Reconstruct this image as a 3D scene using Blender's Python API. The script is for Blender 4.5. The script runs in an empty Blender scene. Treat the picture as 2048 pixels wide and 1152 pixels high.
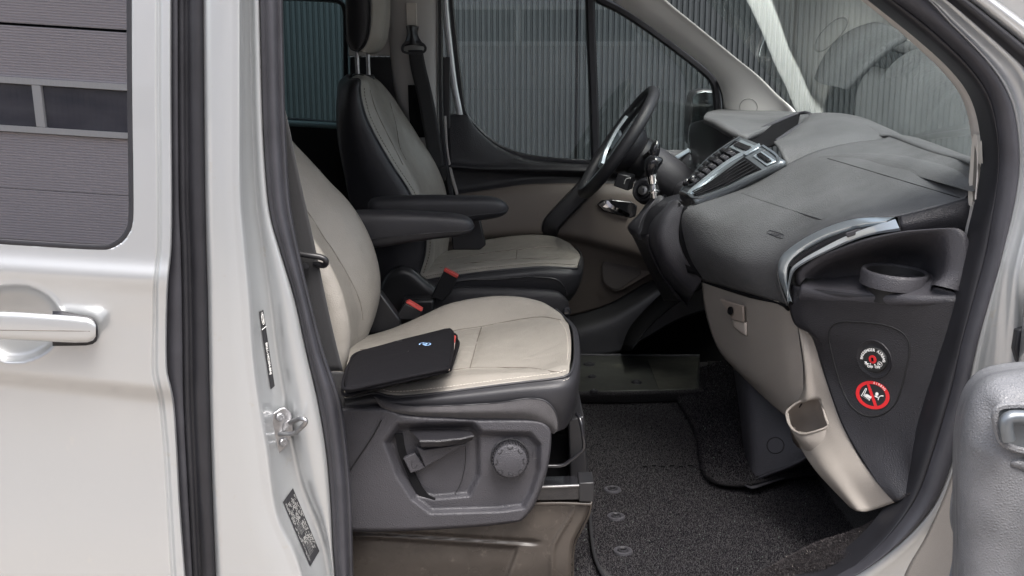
import bpy, bmesh, math, random
from mathutils import Vector, Matrix, noise
random.seed(7)
R = math.radians
scn = bpy.context.scene
COL = scn.collection
# ---------------------------------------------------------------- camera
FPX = 2200.0            # focal length for a 2048 px wide picture
PITCH = R(11.85)
CAM = Vector((0.0, 0.0, 1.5))
cam_data = bpy.data.cameras.new('camera')
cam = bpy.data.objects.new('camera', cam_data); COL.objects.link(cam)
cam_data.sensor_width = 36.0
cam_data.lens = 36.0 * FPX / 2048.0
cam_data.clip_start = 0.05; cam_data.clip_end = 500
cam.location = CAM; cam.rotation_euler = (math.pi/2 - PITCH, 0, 0)
scn.camera = cam
# ---------------------------------------------------------------- world, sun, exposure
SUN_EL, SUN_AZ = R(62), R(160)         # veiled sun high behind the photographer, azimuth from +Y towards +X
w = bpy.data.worlds.new('World'); scn.world = w; w.use_nodes = True
nt = w.node_tree; nt.nodes.clear()
sky = nt.nodes.new('ShaderNodeTexSky'); sky.sky_type = 'NISHITA'; sky.sun_disc = False
sky.sun_elevation = SUN_EL; sky.sun_rotation = SUN_AZ
sky.air_density = 1.0; sky.dust_density = 5.0; sky.ozone_density = 0.6
bg = nt.nodes.new('ShaderNodeBackground'); bg.inputs[1].default_value = 0.15
wo = nt.nodes.new('ShaderNodeOutputWorld')
hs = nt.nodes.new('ShaderNodeHueSaturation'); hs.inputs['Saturation'].default_value = 0.55      # thin high cloud
nt.links.new(sky.outputs[0], hs.inputs['Color']); nt.links.new(hs.outputs[0], bg.inputs[0]); nt.links.new(bg.outputs[0], wo.inputs[0])
sd = bpy.data.lights.new('sun', 'SUN'); sd.energy = 1.0; sd.angle = R(24); sd.color = (1.0, 0.985, 0.965)
sun = bpy.data.objects.new('sun', sd); COL.objects.link(sun)
sdir = Vector((math.sin(SUN_AZ)*math.cos(SUN_EL), math.cos(SUN_AZ)*math.cos(SUN_EL), math.sin(SUN_EL)))
sun.rotation_euler = (-sdir).to_track_quat('-Z', 'Y').to_euler(); sun.location = (0, 0, 30)
vs = scn.view_settings
vs.view_transform = 'Standard'; vs.look = 'None'; vs.gamma = 1.0; vs.use_curve_mapping = False
vs.exposure = 1.6
scn.cycles.max_bounces = 8; scn.cycles.diffuse_bounces = 4; scn.cycles.glossy_bounces = 4
scn.cycles.transparent_max_bounces = 16
# ---------------------------------------------------------------- point helpers
cp, sp = math.cos(PITCH), math.sin(PITCH)
def ray(px, py):
    a, b = px - 1024.0, 576.0 - py
    return Vector((a, FPX*cp + b*sp, b*cp - FPX*sp))
def at(px, py, Y):
    r = ray(px, py); return CAM + r * (Y / r.y)
def atz(px, py, Z):
    r = ray(px, py); return CAM + r * ((Z - CAM.z) / r.z)
def atx(px, py, X):
    r = ray(px, py); return CAM + r * (X / r.x)
def proj(v):
    d = Vector(v)-CAM; dep = d.y*cp - d.z*sp; up_ = d.y*sp + d.z*cp
    return 1024+FPX*d.x/dep, 576-FPX*up_/dep
def pts(seq, Y=None):
    return [at(p[0], p[1], p[2] if len(p) > 2 else Y) for p in seq]
def cat(p0, p1, p2, p3, t):
    t2, t3 = t*t, t*t*t
    return 0.5*((2*p1) + (p2-p0)*t + (2*p0-5*p1+4*p2-p3)*t2 + (3*p1-p0-3*p2+p3)*t3)
def dense(P, cyc=False, k=12):
    P = [Vector(p) for p in P]; n = len(P); out = []
    if n == 2 and not cyc: return [P[0].lerp(P[1], i/k) for i in range(k+1)]
    segs = n if cyc else n-1
    for i in range(segs):
        if cyc: a, b, c, d = P[(i-1) % n], P[i], P[(i+1) % n], P[(i+2) % n]
        else:
            b, c = P[i], P[i+1]
            a = P[i-1] if i > 0 else b*2-c
            d = P[i+2] if i+2 < n else c*2-b
        # limit overshoot: scale tangents to the segment length
        L = (c-b).length
        if L > 1e-9:
            t1 = (c-a)*0.5; t2 = (d-b)*0.5
            if t1.length > L*1.2: t1 *= L*1.2/t1.length
            if t2.length > L*1.2: t2 *= L*1.2/t2.length
        else: t1 = t2 = Vector((0,0,0))
        for j in range(k):
            t = j/k; h1 = 2*t**3-3*t**2+1; h2 = t**3-2*t**2+t; h3 = -2*t**3+3*t**2; h4 = t**3-t**2
            out.append(b*h1 + t1*h2 + c*h3 + t2*h4)
    if not cyc: out.append(P[-1].copy())
    return out
def resample(D, n, cyc=False):
    D = list(D)
    if cyc: D = D + [D[0]]
    acc = [0.0]
    for a, b in zip(D, D[1:]): acc.append(acc[-1] + (b-a).length)
    T = acc[-1]; out = []; j = 0
    m = n if cyc else n-1
    for i in range(n):
        s = T*i/m
        while j < len(acc)-2 and acc[j+1] < s: j += 1
        d = acc[j+1]-acc[j]; f = 0 if d < 1e-12 else min(1, max(0, (s-acc[j])/d))
        out.append(D[j].lerp(D[j+1], f))
    return out
def spl(P, n, cyc=False): return resample(dense(P, cyc), n, cyc)
def splk(P, k, cyc=False): return dense(P, cyc, k)       # keeps control points
def lin(P, n, cyc=False): return resample([Vector(p) for p in P], n, cyc)
# ---------------------------------------------------------------- object helpers
ORG = {}
def thing(name, label, category, loc, group=None, kind=None):
    o = bpy.data.objects.new(name, None); COL.objects.link(o)
    o.empty_display_size = 0.05; o.location = loc; o['label'] = label
    if category: o['category'] = category
    if group: o['group'] = group
    if kind: o['kind'] = kind
    ORG[o.name] = Vector(loc); return o
def tag(o, label, category=None, group=None, kind=None):
    o['label'] = label
    if category: o['category'] = category
    if group: o['group'] = group
    if kind: o['kind'] = kind
    return o
def obj(name, verts, faces, mat, parent=None, smooth=True, sharp=None, origin=None):
    org = ORG[parent.name] if parent else Vector(origin) if origin is not None else Vector((0,0,0))
    me = bpy.data.meshes.new(name)
    me.from_pydata([tuple(Vector(v)-org) for v in verts], [], faces)
    bm = bmesh.new(); bm.from_mesh(me)
    bmesh.ops.remove_doubles(bm, verts=bm.verts, dist=1e-6)
    bmesh.ops.recalc_face_normals(bm, faces=bm.faces)
    bm.to_mesh(me); bm.free()
    if smooth:
        me.polygons.foreach_set('use_smooth', [True]*len(me.polygons))
        if sharp: me.set_sharp_from_angle(angle=R(sharp))
    o = bpy.data.objects.new(name, me); COL.objects.link(o)
    if mat: me.materials.append(mat)
    if parent: o.parent = parent
    else: o.location = org
    ORG[o.name] = org
    return o
def mods(o, solid=0, offset=-1, bevel=0, seg=2, sub=0, angle=35):
    if solid:
        m = o.modifiers.new('solid', 'SOLIDIFY'); m.thickness = solid; m.offset = offset
    if bevel:
        m = o.modifiers.new('bevel', 'BEVEL'); m.width = bevel; m.segments = seg; m.limit_method = 'ANGLE'; m.angle_limit = R(angle)
    if sub:
        m = o.modifiers.new('sub', 'SUBSURF'); m.levels = sub; m.render_levels = sub
    return o
def facing(o, d=(0,-1,0)):
    "flip an open sheet so that its normals look towards d on average"
    me = o.data; s = Vector((0,0,0))
    for p in me.polygons: s += p.normal * p.area
    if s.dot(Vector(d)) < 0: me.flip_normals()
    return o
def grid(name, rows, mat, parent=None, cu=False, cv=False, smooth=True, sharp=None, solid=0, face=(-.1,-1,.6), **k):
    n = len(rows[0]); V = [p for r in rows for p in r]; F = []; m = len(rows)
    for i in range(m if cv else m-1):
        for j in range(n if cu else n-1):
            a = i*n+j; b = i*n+(j+1) % n; c = ((i+1) % m)*n+(j+1) % n; d = ((i+1) % m)*n+j
            F.append((a,b,c,d))
    o = obj(name, V, F, mat, parent, smooth, sharp)
    if not (cu and cv): facing(o, face)
    if solid: mods(o, solid=solid)
    return mods(o, **k) if k else o
def surf(name, rows, mat, parent=None, nu=24, nv=24, solid=0.004, fn=None, **k):
    "smooth sheet through rows of control points"
    A = [spl(r, nu) for r in rows]
    cols = [spl([A[i][j] for i in range(len(A))], nv) for j in range(nu)]
    G = [[cols[j][i] for j in range(nu)] for i in range(nv)]
    if fn: G = [[fn(p, j/(nu-1), i/(nv-1)) for j, p in enumerate(r)] for i, r in enumerate(G)]
    return grid(name, G, mat, parent, solid=solid, **k)
def frame_path(D, ref, cyc=False):
    n = len(D); out = []
    for i in range(n):
        a = D[i-1] if (i > 0 or cyc) else D[0]; b = D[(i+1) % n] if (i < n-1 or cyc) else D[-1]
        t = (b-a).normalized(); rr = ref(i) if callable(ref) else Vector(ref)
        s = t.cross(rr)
        if s.length < 1e-5: s = t.cross(Vector((0.31,0.5,0.8)))
        s.normalize(); nn = s.cross(t).normalized(); out.append((t, s, nn))
    return out
def sweep(name, path, prof, mat, parent=None, ref=(0,-1,0), cyc=False, n=60, closed=True, smooth=True, sharp=40, scale=None, raw=False, **k):
    "profile points (a,b): a across (t x ref), b along ref"
    D = [Vector(p) for p in path] if raw else spl(path, n, cyc); fr = frame_path(D, ref, cyc); rows = []
    for i, (p, (t, s, nn)) in enumerate(zip(D, fr)):
        q = scale(i/(len(D)-1)) if scale else 1.0
        rows.append([p + s*(a*q) + nn*(b*q) for a, b in prof])
    m = len(prof); V = [p for r in rows for p in r]; F = []
    L = len(rows)
    for i in range(L if cyc else L-1):
        for j in range(m if closed else m-1):
            i2 = (i+1) % L
            F.append((i*m+j, i*m+(j+1) % m, i2*m+(j+1) % m, i2*m+j))
    if closed and not cyc:
        F.append(tuple(range(m))); F.append(tuple((L-1)*m+j for j in range(m)))
    o = obj(name, V, F, mat, parent, smooth, sharp)
    return mods(o, **k) if k else o
def circ(r, n=10, ry=None):
    ry = r if ry is None else ry
    return [(r*math.cos(2*math.pi*i/n), ry*math.sin(2*math.pi*i/n)) for i in range(n)]
def tube(name, path, r, mat, parent=None, n=40, seg=10, cyc=False, ref=(0.13,-1,0.2), scale=None, raw=False, **k):
    return sweep(name, path, circ(r, seg), mat, parent, ref, cyc, n, True, True, 60, scale, raw, **k)
def prism(name, outline, vec, mat, parent=None, bevel=0.002, seg=2, smooth=True, **k):
    n = len(outline); vec = Vector(vec)
    V = [Vector(p) for p in outline] + [Vector(p)+vec for p in outline]
    F = [tuple(range(n)), tuple(reversed(range(n, 2*n)))] + [(i, (i+1) % n, n+(i+1) % n, n+i) for i in range(n)]
    o = obj(name, V, F, mat, parent, smooth, 30)
    return mods(o, bevel=bevel, seg=seg, **k) if bevel else o
def box(name, c, size, mat, parent=None, rot=None, bevel=0.003, seg=2, **k):
    M = (rot if rot is not None else Matrix.Identity(3)); c = Vector(c); hx, hy, hz = [s/2 for s in size]
    q = [(-hx,-hy),(hx,-hy),(hx,hy),(-hx,hy)]
    return prism(name, [c + M @ Vector((a,b,-hz)) for a, b in q], M @ Vector((0,0,2*hz)), mat, parent, bevel, seg, **k)
def lathe(name, c, axis, prof, mat, parent=None, n=32, up=(0,0,1), sharp=40, cap=True, squash=1.0, **k):
    "prof: (radius, height along axis)"
    ax = Vector(axis).normalized(); up = (0,1,0) if abs(ax.z) > .9 and tuple(up) == (0,0,1) else up; u = Vector(up) - ax*ax.dot(Vector(up)); u.normalize(); v = ax.cross(u); c = Vector(c)
    V = []; F = []
    for r, h in prof:
        for i in range(n):
            a = 2*math.pi*i/n; V.append(c + ax*h + u*(r*math.cos(a)) + v*(r*squash*math.sin(a)))
    for i in range(len(prof)-1):
        for j in range(n): F.append((i*n+j, i*n+(j+1) % n, (i+1)*n+(j+1) % n, (i+1)*n+j))
    if cap: F.append(tuple(range(n))); F.append(tuple((len(prof)-1)*n+j for j in range(n)))
    o = obj(name, V, F, mat, parent, True, sharp)
    return mods(o, **k) if k else o
def basis(xdir, ydir):
    x = Vector(xdir).normalized(); y = Vector(ydir); z = x.cross(y).normalized(); y = z.cross(x)
    return Matrix((x, y, z)).transposed()
def text(name, body, pos, xdir, ydir, size, mat, parent=None, extrude=0.0002, align='CENTER', squeeze=1.0, bold=0.0):
    cu = bpy.data.curves.new(name, 'FONT'); cu.body = body; cu.size = size; cu.extrude = extrude
    cu.align_x = align; cu.align_y = 'CENTER'; cu.resolution_u = 2; cu.offset = bold
    o = bpy.data.objects.new(name+'_tmp', cu); COL.objects.link(o)
    dg = bpy.context.evaluated_depsgraph_get()
    me = bpy.data.meshes.new_from_object(o.evaluated_get(dg))
    bpy.data.objects.remove(o); bpy.data.curves.remove(cu)
    M = basis(xdir, ydir); pos = Vector(pos); org = ORG[parent.name] if parent else Vector((0,0,0))
    for v in me.vertices:
        v.co = pos + M @ Vector((v.co.x*squeeze, v.co.y, v.co.z)) - org
    me.materials.clear(); me.materials.append(mat)
    o = bpy.data.objects.new(name, me); COL.objects.link(o)
    if parent: o.parent = parent
    ORG[o.name] = org; return o

def cut(o, poly):
    "remove the faces of o that lie behind a picture outline (openings)"
    bm = bmesh.new(); bm.from_mesh(o.data); org = ORG[o.name]; dl = []
    for f in bm.faces:
        x, y = proj(f.calc_center_median()+org); ins = False
        for i in range(len(poly)):
            x1, y1 = poly[i]; x2, y2 = poly[(i+1) % len(poly)]
            if (y1 > y) != (y2 > y) and x < (x2-x1)*(y-y1)/(y2-y1)+x1: ins = not ins
        if ins: dl.append(f)
    bmesh.ops.delete(bm, geom=dl, context='FACES'); bm.to_mesh(o.data); bm.free()
# ---------------------------------------------------------------- materials
def newmat(name):
    m = bpy.data.materials.new(name); m.use_nodes = True; n = m.node_tree; n.nodes.clear()
    o = n.nodes.new('ShaderNodeOutputMaterial'); return m, n, o
def N(n, t, **kw):
    x = n.nodes.new(t)
    for k, v in kw.items(): setattr(x, k, v)
    return x
def pbr(name, col, rough=0.5, metal=0.0, coat=0.0, coat_rough=0.05, spec=0.5, bump=0.0, bscale=300, bdetail=3, var=0.0, vscale=8, vcol=None,
        rvar=0.0, sheen=0.0, kind='noise', bump2=0.0, b2scale=40, dirt=0.0, dirtcol=(0.5,0.47,0.42), dscale=60, dthr=0.66, alpha=None, ior=1.45, stretch=None):
    m, n, o = newmat(name); b = N(n, 'ShaderNodeBsdfPrincipled'); n.links.new(b.outputs[0], o.inputs[0])
    b.inputs['Base Color'].default_value = (*col, 1); b.inputs['Roughness'].default_value = rough; b.inputs['Metallic'].default_value = metal
    b.inputs['Coat Weight'].default_value = coat; b.inputs['Coat IOR'].default_value = 1.75 if coat >= .8 else 1.5; b.inputs['Coat Roughness'].default_value = coat_rough
    b.inputs['Specular IOR Level'].default_value = spec; b.inputs['IOR'].default_value = ior
    if sheen: b.inputs['Sheen Weight'].default_value = sheen; b.inputs['Sheen Roughness'].default_value = 0.5
    tc = N(n, 'ShaderNodeNewGeometry').outputs['Position']
    if stretch:
        mp = N(n, 'ShaderNodeMapping'); mp.inputs['Scale'].default_value = stretch; n.links.new(tc, mp.inputs[0]); tc = mp.outputs[0]
    csock = None
    if var:
        t = N(n, 'ShaderNodeTexNoise'); t.inputs['Scale'].default_value = vscale; t.inputs['Detail'].default_value = 5; n.links.new(tc, t.inputs['Vector'])
        r = N(n, 'ShaderNodeMapRange'); r.inputs[1].default_value = 0.3; r.inputs[2].default_value = 0.7; n.links.new(t.outputs['Fac'], r.inputs[0])
        mx = N(n, 'ShaderNodeMix', data_type='RGBA'); c2 = vcol or tuple(c*(1-var) for c in col)
        mx.inputs[6].default_value = (*col, 1); mx.inputs[7].default_value = (*c2, 1); n.links.new(r.outputs[0], mx.inputs[0]); csock = mx.outputs[2]
        if rvar:
            r2 = N(n, 'ShaderNodeMapRange'); r2.inputs[3].default_value = rough-rvar; r2.inputs[4].default_value = rough+rvar
            n.links.new(r.outputs[0], r2.inputs[0]); n.links.new(r2.outputs[0], b.inputs['Roughness'])
    if dirt:
        t = N(n, 'ShaderNodeTexNoise'); t.inputs['Scale'].default_value = dscale; t.inputs['Detail'].default_value = 8; t.inputs['Roughness'].default_value = 0.7; n.links.new(tc, t.inputs['Vector'])
        r = N(n, 'ShaderNodeMapRange'); r.inputs[1].default_value = dthr; r.inputs[2].default_value = dthr+0.12; r.inputs[4].default_value = dirt; n.links.new(t.outputs['Fac'], r.inputs[0])
        mx = N(n, 'ShaderNodeMix', data_type='RGBA'); mx.inputs[6].default_value = (*col, 1); mx.inputs[7].default_value = (*dirtcol, 1)
        if csock: n.links.new(csock, mx.inputs[6])
        n.links.new(r.outputs[0], mx.inputs[0]); csock = mx.outputs[2]
    if csock: n.links.new(csock, b.inputs['Base Color'])
    nrm = None
    if bump2:
        t = N(n, 'ShaderNodeTexNoise'); t.inputs['Scale'].default_value = b2scale; t.inputs['Detail'].default_value = 2; n.links.new(tc, t.inputs['Vector'])
        bp = N(n, 'ShaderNodeBump'); bp.inputs['Strength'].default_value = 1.0; bp.inputs['Distance'].default_value = bump2; n.links.new(t.outputs['Fac'], bp.inputs['Height']); nrm = bp.outputs[0]
    if bump:
        if kind == 'voronoi':
            t = N(n, 'ShaderNodeTexVoronoi'); t.feature = 'DISTANCE_TO_EDGE'; t.inputs['Scale'].default_value = bscale; n.links.new(tc, t.inputs['Vector']); h = t.outputs['Distance']
        else:
            t = N(n, 'ShaderNodeTexNoise'); t.inputs['Scale'].default_value = bscale; t.inputs['Detail'].default_value = bdetail; n.links.new(tc, t.inputs['Vector']); h = t.outputs['Fac']
        bp = N(n, 'ShaderNodeBump'); bp.inputs['Strength'].default_value = 1.0; bp.inputs['Distance'].default_value = bump; n.links.new(h, bp.inputs['Height'])
        if nrm: n.links.new(nrm, bp.inputs['Normal'])
        nrm = bp.outputs[0]
    if nrm: n.links.new(nrm, b.inputs['Normal'])
    return m
def glass(name, tint, ior=1.52, rough=0.0, boost=1.0, haze_smear=0.0, refl=(0.95,1,0.98)):
    "thin pane: transparent with a tint + mirror by Fresnel"
    m, n, o = newmat(name)
    t = N(n, 'ShaderNodeBsdfTransparent'); t.inputs[0].default_value = (*tint, 1)
    g = N(n, 'ShaderNodeBsdfGlossy'); g.inputs['Roughness'].default_value = rough; g.inputs[0].default_value = (*refl, 1)
    f = N(n, 'ShaderNodeFresnel'); f.inputs[0].default_value = ior
    mu = N(n, 'ShaderNodeMath', operation='MULTIPLY'); mu.inputs[1].default_value = boost; mu.use_clamp = True; n.links.new(f.outputs[0], mu.inputs[0])
    mx = N(n, 'ShaderNodeMixShader'); n.links.new(mu.outputs[0], mx.inputs[0]); n.links.new(t.outputs[0], mx.inputs[1]); n.links.new(g.outputs[0], mx.inputs[2])
    last = mx
    if haze_smear:  # broad pale noise paints a milky haze; the small flecks are dirt
        d = N(n, 'ShaderNodeBsdfDiffuse'); d.inputs[0].default_value = (0.75, 0.78, 0.76, 1)
        ge = N(n, 'ShaderNodeNewGeometry')
        tn = N(n, 'ShaderNodeTexNoise'); tn.inputs['Scale'].default_value = 5; tn.inputs['Detail'].default_value = 8; tn.inputs['Roughness'].default_value = 0.65; n.links.new(ge.outputs['Position'], tn.inputs['Vector'])
        r = N(n, 'ShaderNodeMapRange'); r.inputs[1].default_value = 0.42; r.inputs[2].default_value = 0.8; r.inputs[4].default_value = haze_smear; n.links.new(tn.outputs['Fac'], r.inputs[0])
        t2 = N(n, 'ShaderNodeTexNoise'); t2.inputs['Scale'].default_value = 34; t2.inputs['Detail'].default_value = 9; t2.inputs['Roughness'].default_value = 0.72; n.links.new(ge.outputs['Position'], t2.inputs['Vector'])
        r2 = N(n, 'ShaderNodeMapRange'); r2.inputs[1].default_value = 0.70; r2.inputs[2].default_value = 0.78; r2.inputs[4].default_value = haze_smear*4; n.links.new(t2.outputs['Fac'], r2.inputs[0])
        mxx = N(n, 'ShaderNodeMath', operation='MAXIMUM'); n.links.new(r.outputs[0], mxx.inputs[0]); n.links.new(r2.outputs[0], mxx.inputs[1])
        m2 = N(n, 'ShaderNodeMixShader'); n.links.new(mxx.outputs[0], m2.inputs[0]); n.links.new(mx.outputs[0], m2.inputs[1]); n.links.new(d.outputs[0], m2.inputs[2]); last = m2
    n.links.new(last.outputs[0], o.inputs[0]); return m
M = {}
M['paint'] = pbr('silver_white_paint', (0.465,0.475,0.48), 0.33, metal=0.65, coat=1.0, coat_rough=0.02, dirt=0.25, dscale=14, dthr=0.63, dirtcol=(0.6,0.57,0.5))
M['paint_in'] = pbr('silver_white_paint_jamb', (0.45,0.465,0.475), 0.33, metal=0.6, coat=0.8, coat_rough=0.08, dirt=0.5, dscale=30, dthr=0.62, dirtcol=(0.42,0.38,0.32))
M['rubber'] = pbr('black_rubber', (0.020,0.020,0.024), 0.42, spec=0.5, bump=0.00015, bscale=900, dirt=0.35, dscale=160, dthr=0.69, dirtcol=(0.3,0.29,0.27), var=0.3, vscale=20)
M['rubber_grey'] = pbr('dark_grey_rubber', (0.045,0.045,0.053), 0.42, spec=0.5, bump=0.0002, bscale=700, dirt=0.35, dscale=140, dthr=0.68, dirtcol=(0.3,0.29,0.27), var=0.3, vscale=16)
M['plastic'] = pbr('charcoal_grained_plastic', (0.020,0.0195,0.023), 0.45, bump=0.0012, bscale=240, kind='voronoi', var=0.25, vscale=9, rvar=0.06, dirt=0.25, dscale=120, dthr=0.7, dirtcol=(0.2,0.2,0.19))
M['plastic_mid'] = pbr('dark_grey_grained_plastic', (0.050,0.049,0.056), 0.46, bump=0.0012, bscale=240, kind='voronoi', var=0.25, vscale=8, rvar=0.06, dirt=0.25, dscale=140, dthr=0.7, dirtcol=(0.22,0.21,0.2))
M['plastic_smooth'] = pbr('smooth_black_plastic', (0.018,0.018,0.02), 0.35, var=0.2, vscale=15)
M['gloss'] = pbr('gloss_black_plastic', (0.012,0.012,0.014), 0.08, coat=0.5)
M['void'] = pbr('shade_black', (0.008,0.008,0.009), 0.95, spec=0.1)  # near-black for backings and openings, their shade put into the colour
M['trim_grey'] = pbr('light_grey_headlining_trim', (0.44,0.43,0.42), 0.75, bump=0.0003, bscale=900, var=0.06, vscale=5)
M['beige_plastic'] = pbr('beige_grained_plastic', (0.30,0.272,0.243), 0.48, bump=0.0010, bscale=450, kind='voronoi', var=0.08, vscale=6, dirt=0.2, dscale=90, dthr=0.7, dirtcol=(0.2,0.18,0.16))
M['brown_plastic'] = pbr('taupe_door_plastic', (0.105,0.088,0.078), 0.5, bump=0.0004, bscale=450, kind='voronoi', var=0.1, vscale=6)
M['pedestal'] = pbr('taupe_painted_steel', (0.062,0.053,0.046), 0.28, bump2=0.0008, b2scale=30, var=0.3, vscale=14, rvar=0.1, dirt=0.35, dscale=40, dthr=0.6, dirtcol=(0.22,0.19,0.165))
M['leather'] = pbr('ivory_leather', (0.248,0.231,0.206), 0.36, bump=0.0008, bscale=230, kind='voronoi', var=0.10, vscale=11, rvar=0.08, bump2=0.0025, b2scale=26, spec=0.5, dirt=0.25, dscale=35, dthr=0.62, dirtcol=(0.21,0.19,0.165))
M['leather_dark'] = pbr('charcoal_leather', (0.026,0.026,0.03), 0.45, bump=0.0004, bscale=380, kind='voronoi', var=0.25, vscale=10, rvar=0.06)
M['fabric_dark'] = pbr('charcoal_woven_fabric', (0.05,0.047,0.05), 0.85, bump=0.0012, bscale=900, var=0.25, vscale=60, sheen=0.2)
M['belt'] = pbr('black_belt_webbing', (0.02,0.02,0.022), 0.7, bump=0.0006, bscale=800, stretch=(1,1,0.15), sheen=0.2)
M['carpet'] = pbr('charcoal_carpet', (0.008,0.0075,0.0085), 0.95, spec=0.1, bump=0.008, bscale=420, bdetail=6, var=0.5, vscale=330, vcol=(0.05,0.047,0.05), sheen=0.05, dirt=0.8, dscale=300, dthr=0.70, dirtcol=(0.3,0.28,0.25))
M['carpet2'] = pbr('worn_grey_carpet', (0.025,0.023,0.024), 0.95, spec=0.1, bump=0.008, bscale=380, bdetail=6, var=0.5, vscale=240, vcol=(0.10,0.094,0.095), sheen=0.05, dirt=0.6, dscale=260, dthr=0.68, dirtcol=(0.25,0.23,0.2))
M['chrome'] = pbr('chrome', (0.8,0.8,0.8), 0.08, metal=1.0)
M['satin'] = pbr('satin_silver_plastic', (0.52,0.585,0.63), 0.28, metal=0.75, coat=0.3)
M['satin_dark'] = pbr('dark_satin_silver_plastic', (0.16,0.175,0.19), 0.3, metal=0.6, coat=0.2)
M['steel'] = pbr('zinc_plated_steel', (0.42,0.42,0.43), 0.38, metal=1.0, var=0.35, vscale=60, bump=0.0003, bscale=300)
M['red'] = pbr('red_plastic', (0.5,0.07,0.06), 0.4)
M['red_print'] = pbr('red_print', (0.60,0.02,0.025), 0.5)
M['white_print'] = pbr('white_print', (0.75,0.75,0.73), 0.55)
M['grey_print'] = pbr('grey_print', (0.33,0.33,0.32), 0.55)
M['label'] = pbr('black_vinyl_label', (0.025,0.025,0.028), 0.4)
M['neoprene'] = pbr('black_nylon_cloth', (0.0055,0.0052,0.0065), 0.8, spec=0.15, bump=0.0008, bscale=500, dirt=0.3, dscale=200, dthr=0.71, dirtcol=(0.2,0.2,0.2))
M['paper'] = pbr('off_white_paper', (0.72,0.6,0.53), 0.7)
M['blue_print'] = pbr('pale_blue_print', (0.28,0.45,0.72), 0.5)
M['stitch'] = pbr('pale_stitch_thread', (0.55,0.51,0.45), 0.7)
M['seam'] = pbr('dark_seam', (0.12,0.105,0.09), 0.8)
M['glass'] = glass('clear_car_glass', (0.84,0.90,0.89), boost=1.5, haze_smear=0.07)
M['glass_ws'] = glass('windscreen_glass', (0.86,0.91,0.89), boost=1.7, haze_smear=0.10)
M['glass_teal'] = glass('teal_tinted_glass', (0.42,0.58,0.61), boost=1.2)
M['glass_dark'] = glass('dark_privacy_glass', (0.05,0.05,0.055), ior=1.9, boost=4.2, refl=(1.0,0.945,0.93))
M['far_glass'] = pbr('building_glass', (0.07,0.07,0.09), 0.15, var=.6, vscale=1.3, vcol=(0.15,0.145,0.165), stretch=(1,1,3))
M['cladding_dark'] = pbr('anthracite_corrugated_steel', (0.036,0.043,0.046), 0.45, metal=0.1, var=0.3, vscale=0.9)
M['cladding_grey'] = pbr('grey_corrugated_steel', (0.66,0.625,0.64), 0.5, metal=0.1, var=0.06, vscale=0.8)
M['frame_white'] = pbr('white_window_frame', (0.72,0.72,0.70), 0.5)
# ---------------------------------------------------------------- ground
def ground_mat():
    m, n, o = newmat('beige_concrete_pavers'); b = N(n, 'ShaderNodeBsdfPrincipled'); n.links.new(b.outputs[0], o.inputs[0]); b.inputs['Roughness'].default_value = 0.85
    g = N(n, 'ShaderNodeNewGeometry'); t = N(n, 'ShaderNodeTexNoise'); t.inputs['Scale'].default_value = 3; t.inputs['Detail'].default_value = 6; n.links.new(g.outputs['Position'], t.inputs[0])
    ad = N(n, 'ShaderNodeMix', data_type='RGBA'); ad.blend_type = 'LINEAR_LIGHT'; ad.inputs[0].default_value = 0.02; n.links.new(g.outputs['Position'], ad.inputs[6]); n.links.new(t.outputs['Color'], ad.inputs[7])
    k = N(n, 'ShaderNodeTexBrick'); k.inputs['Scale'].default_value = 4.0; k.inputs['Mortar Size'].default_value = 0.028; k.inputs['Color1'].default_value = (0.33,0.295,0.26,1); k.inputs['Color2'].default_value = (0.28,0.25,0.22,1); k.inputs['Mortar'].default_value = (0.08,0.07,0.06,1)
    n.links.new(ad.outputs[2], k.inputs['Vector']); n.links.new(k.outputs['Color'], b.inputs['Base Color']); return m
gm = ground_mat()
g0 = obj('ground', [(-60,-60,0),(60,-60,0),(60,60,0),(-60,60,0)], [(0,1,2,3)], gm, smooth=False)
tag(g0, 'beige concrete paving on which the van stands', kind='structure')
# ---------------------------------------------------------------- dark corrugated wall beyond the van
wall = thing('corrugated_wall', 'dark grey corrugated metal wall with upright ribs seen through the van windows', 'wall', (1.3, 5.2, 0))
def corrugated(name, x0, x1, z0, z1, Y, pitch, amp, mat, parent, vertical=True, face=-1):
    n = round((x1-x0 if vertical else z1-z0)/pitch); V = []; F = []
    prof = [(0.0,0),(0.25,0),(0.38,1),(0.85,1)]
    cols = [((i+a)*pitch, b*amp) for i in range(n) for a, b in prof] + [(n*pitch, 0)]
    for a, b in cols:
        y = Y + face*b
        if vertical: V += [(x0+a, y, z0), (x0+a, y, z1)]
        else: V += [(x0, y, z0+a), (x1, y, z0+a)]
    for i in range(len(cols)-1): F.append((2*i, 2*i+1, 2*i+3, 2*i+2))
    o = obj(name, V, F, mat, parent, smooth=False); facing(o, (0, face, 0)); return o
for k in range(-6, 4):
    x0 = 1.30 + k*1.0
    corrugated('panel', x0+0.006, x0+0.994, 0.0, 4.2, 5.2, 0.0260, 0.011, M['cladding_dark'], wall)
prism('backing', [(-5.0,5.23,0),(5.4,5.23,0),(5.4,5.23,4.25),(-5.0,5.23,4.25)], (0,0.2,0), M['void'], wall, bevel=0)
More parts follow.
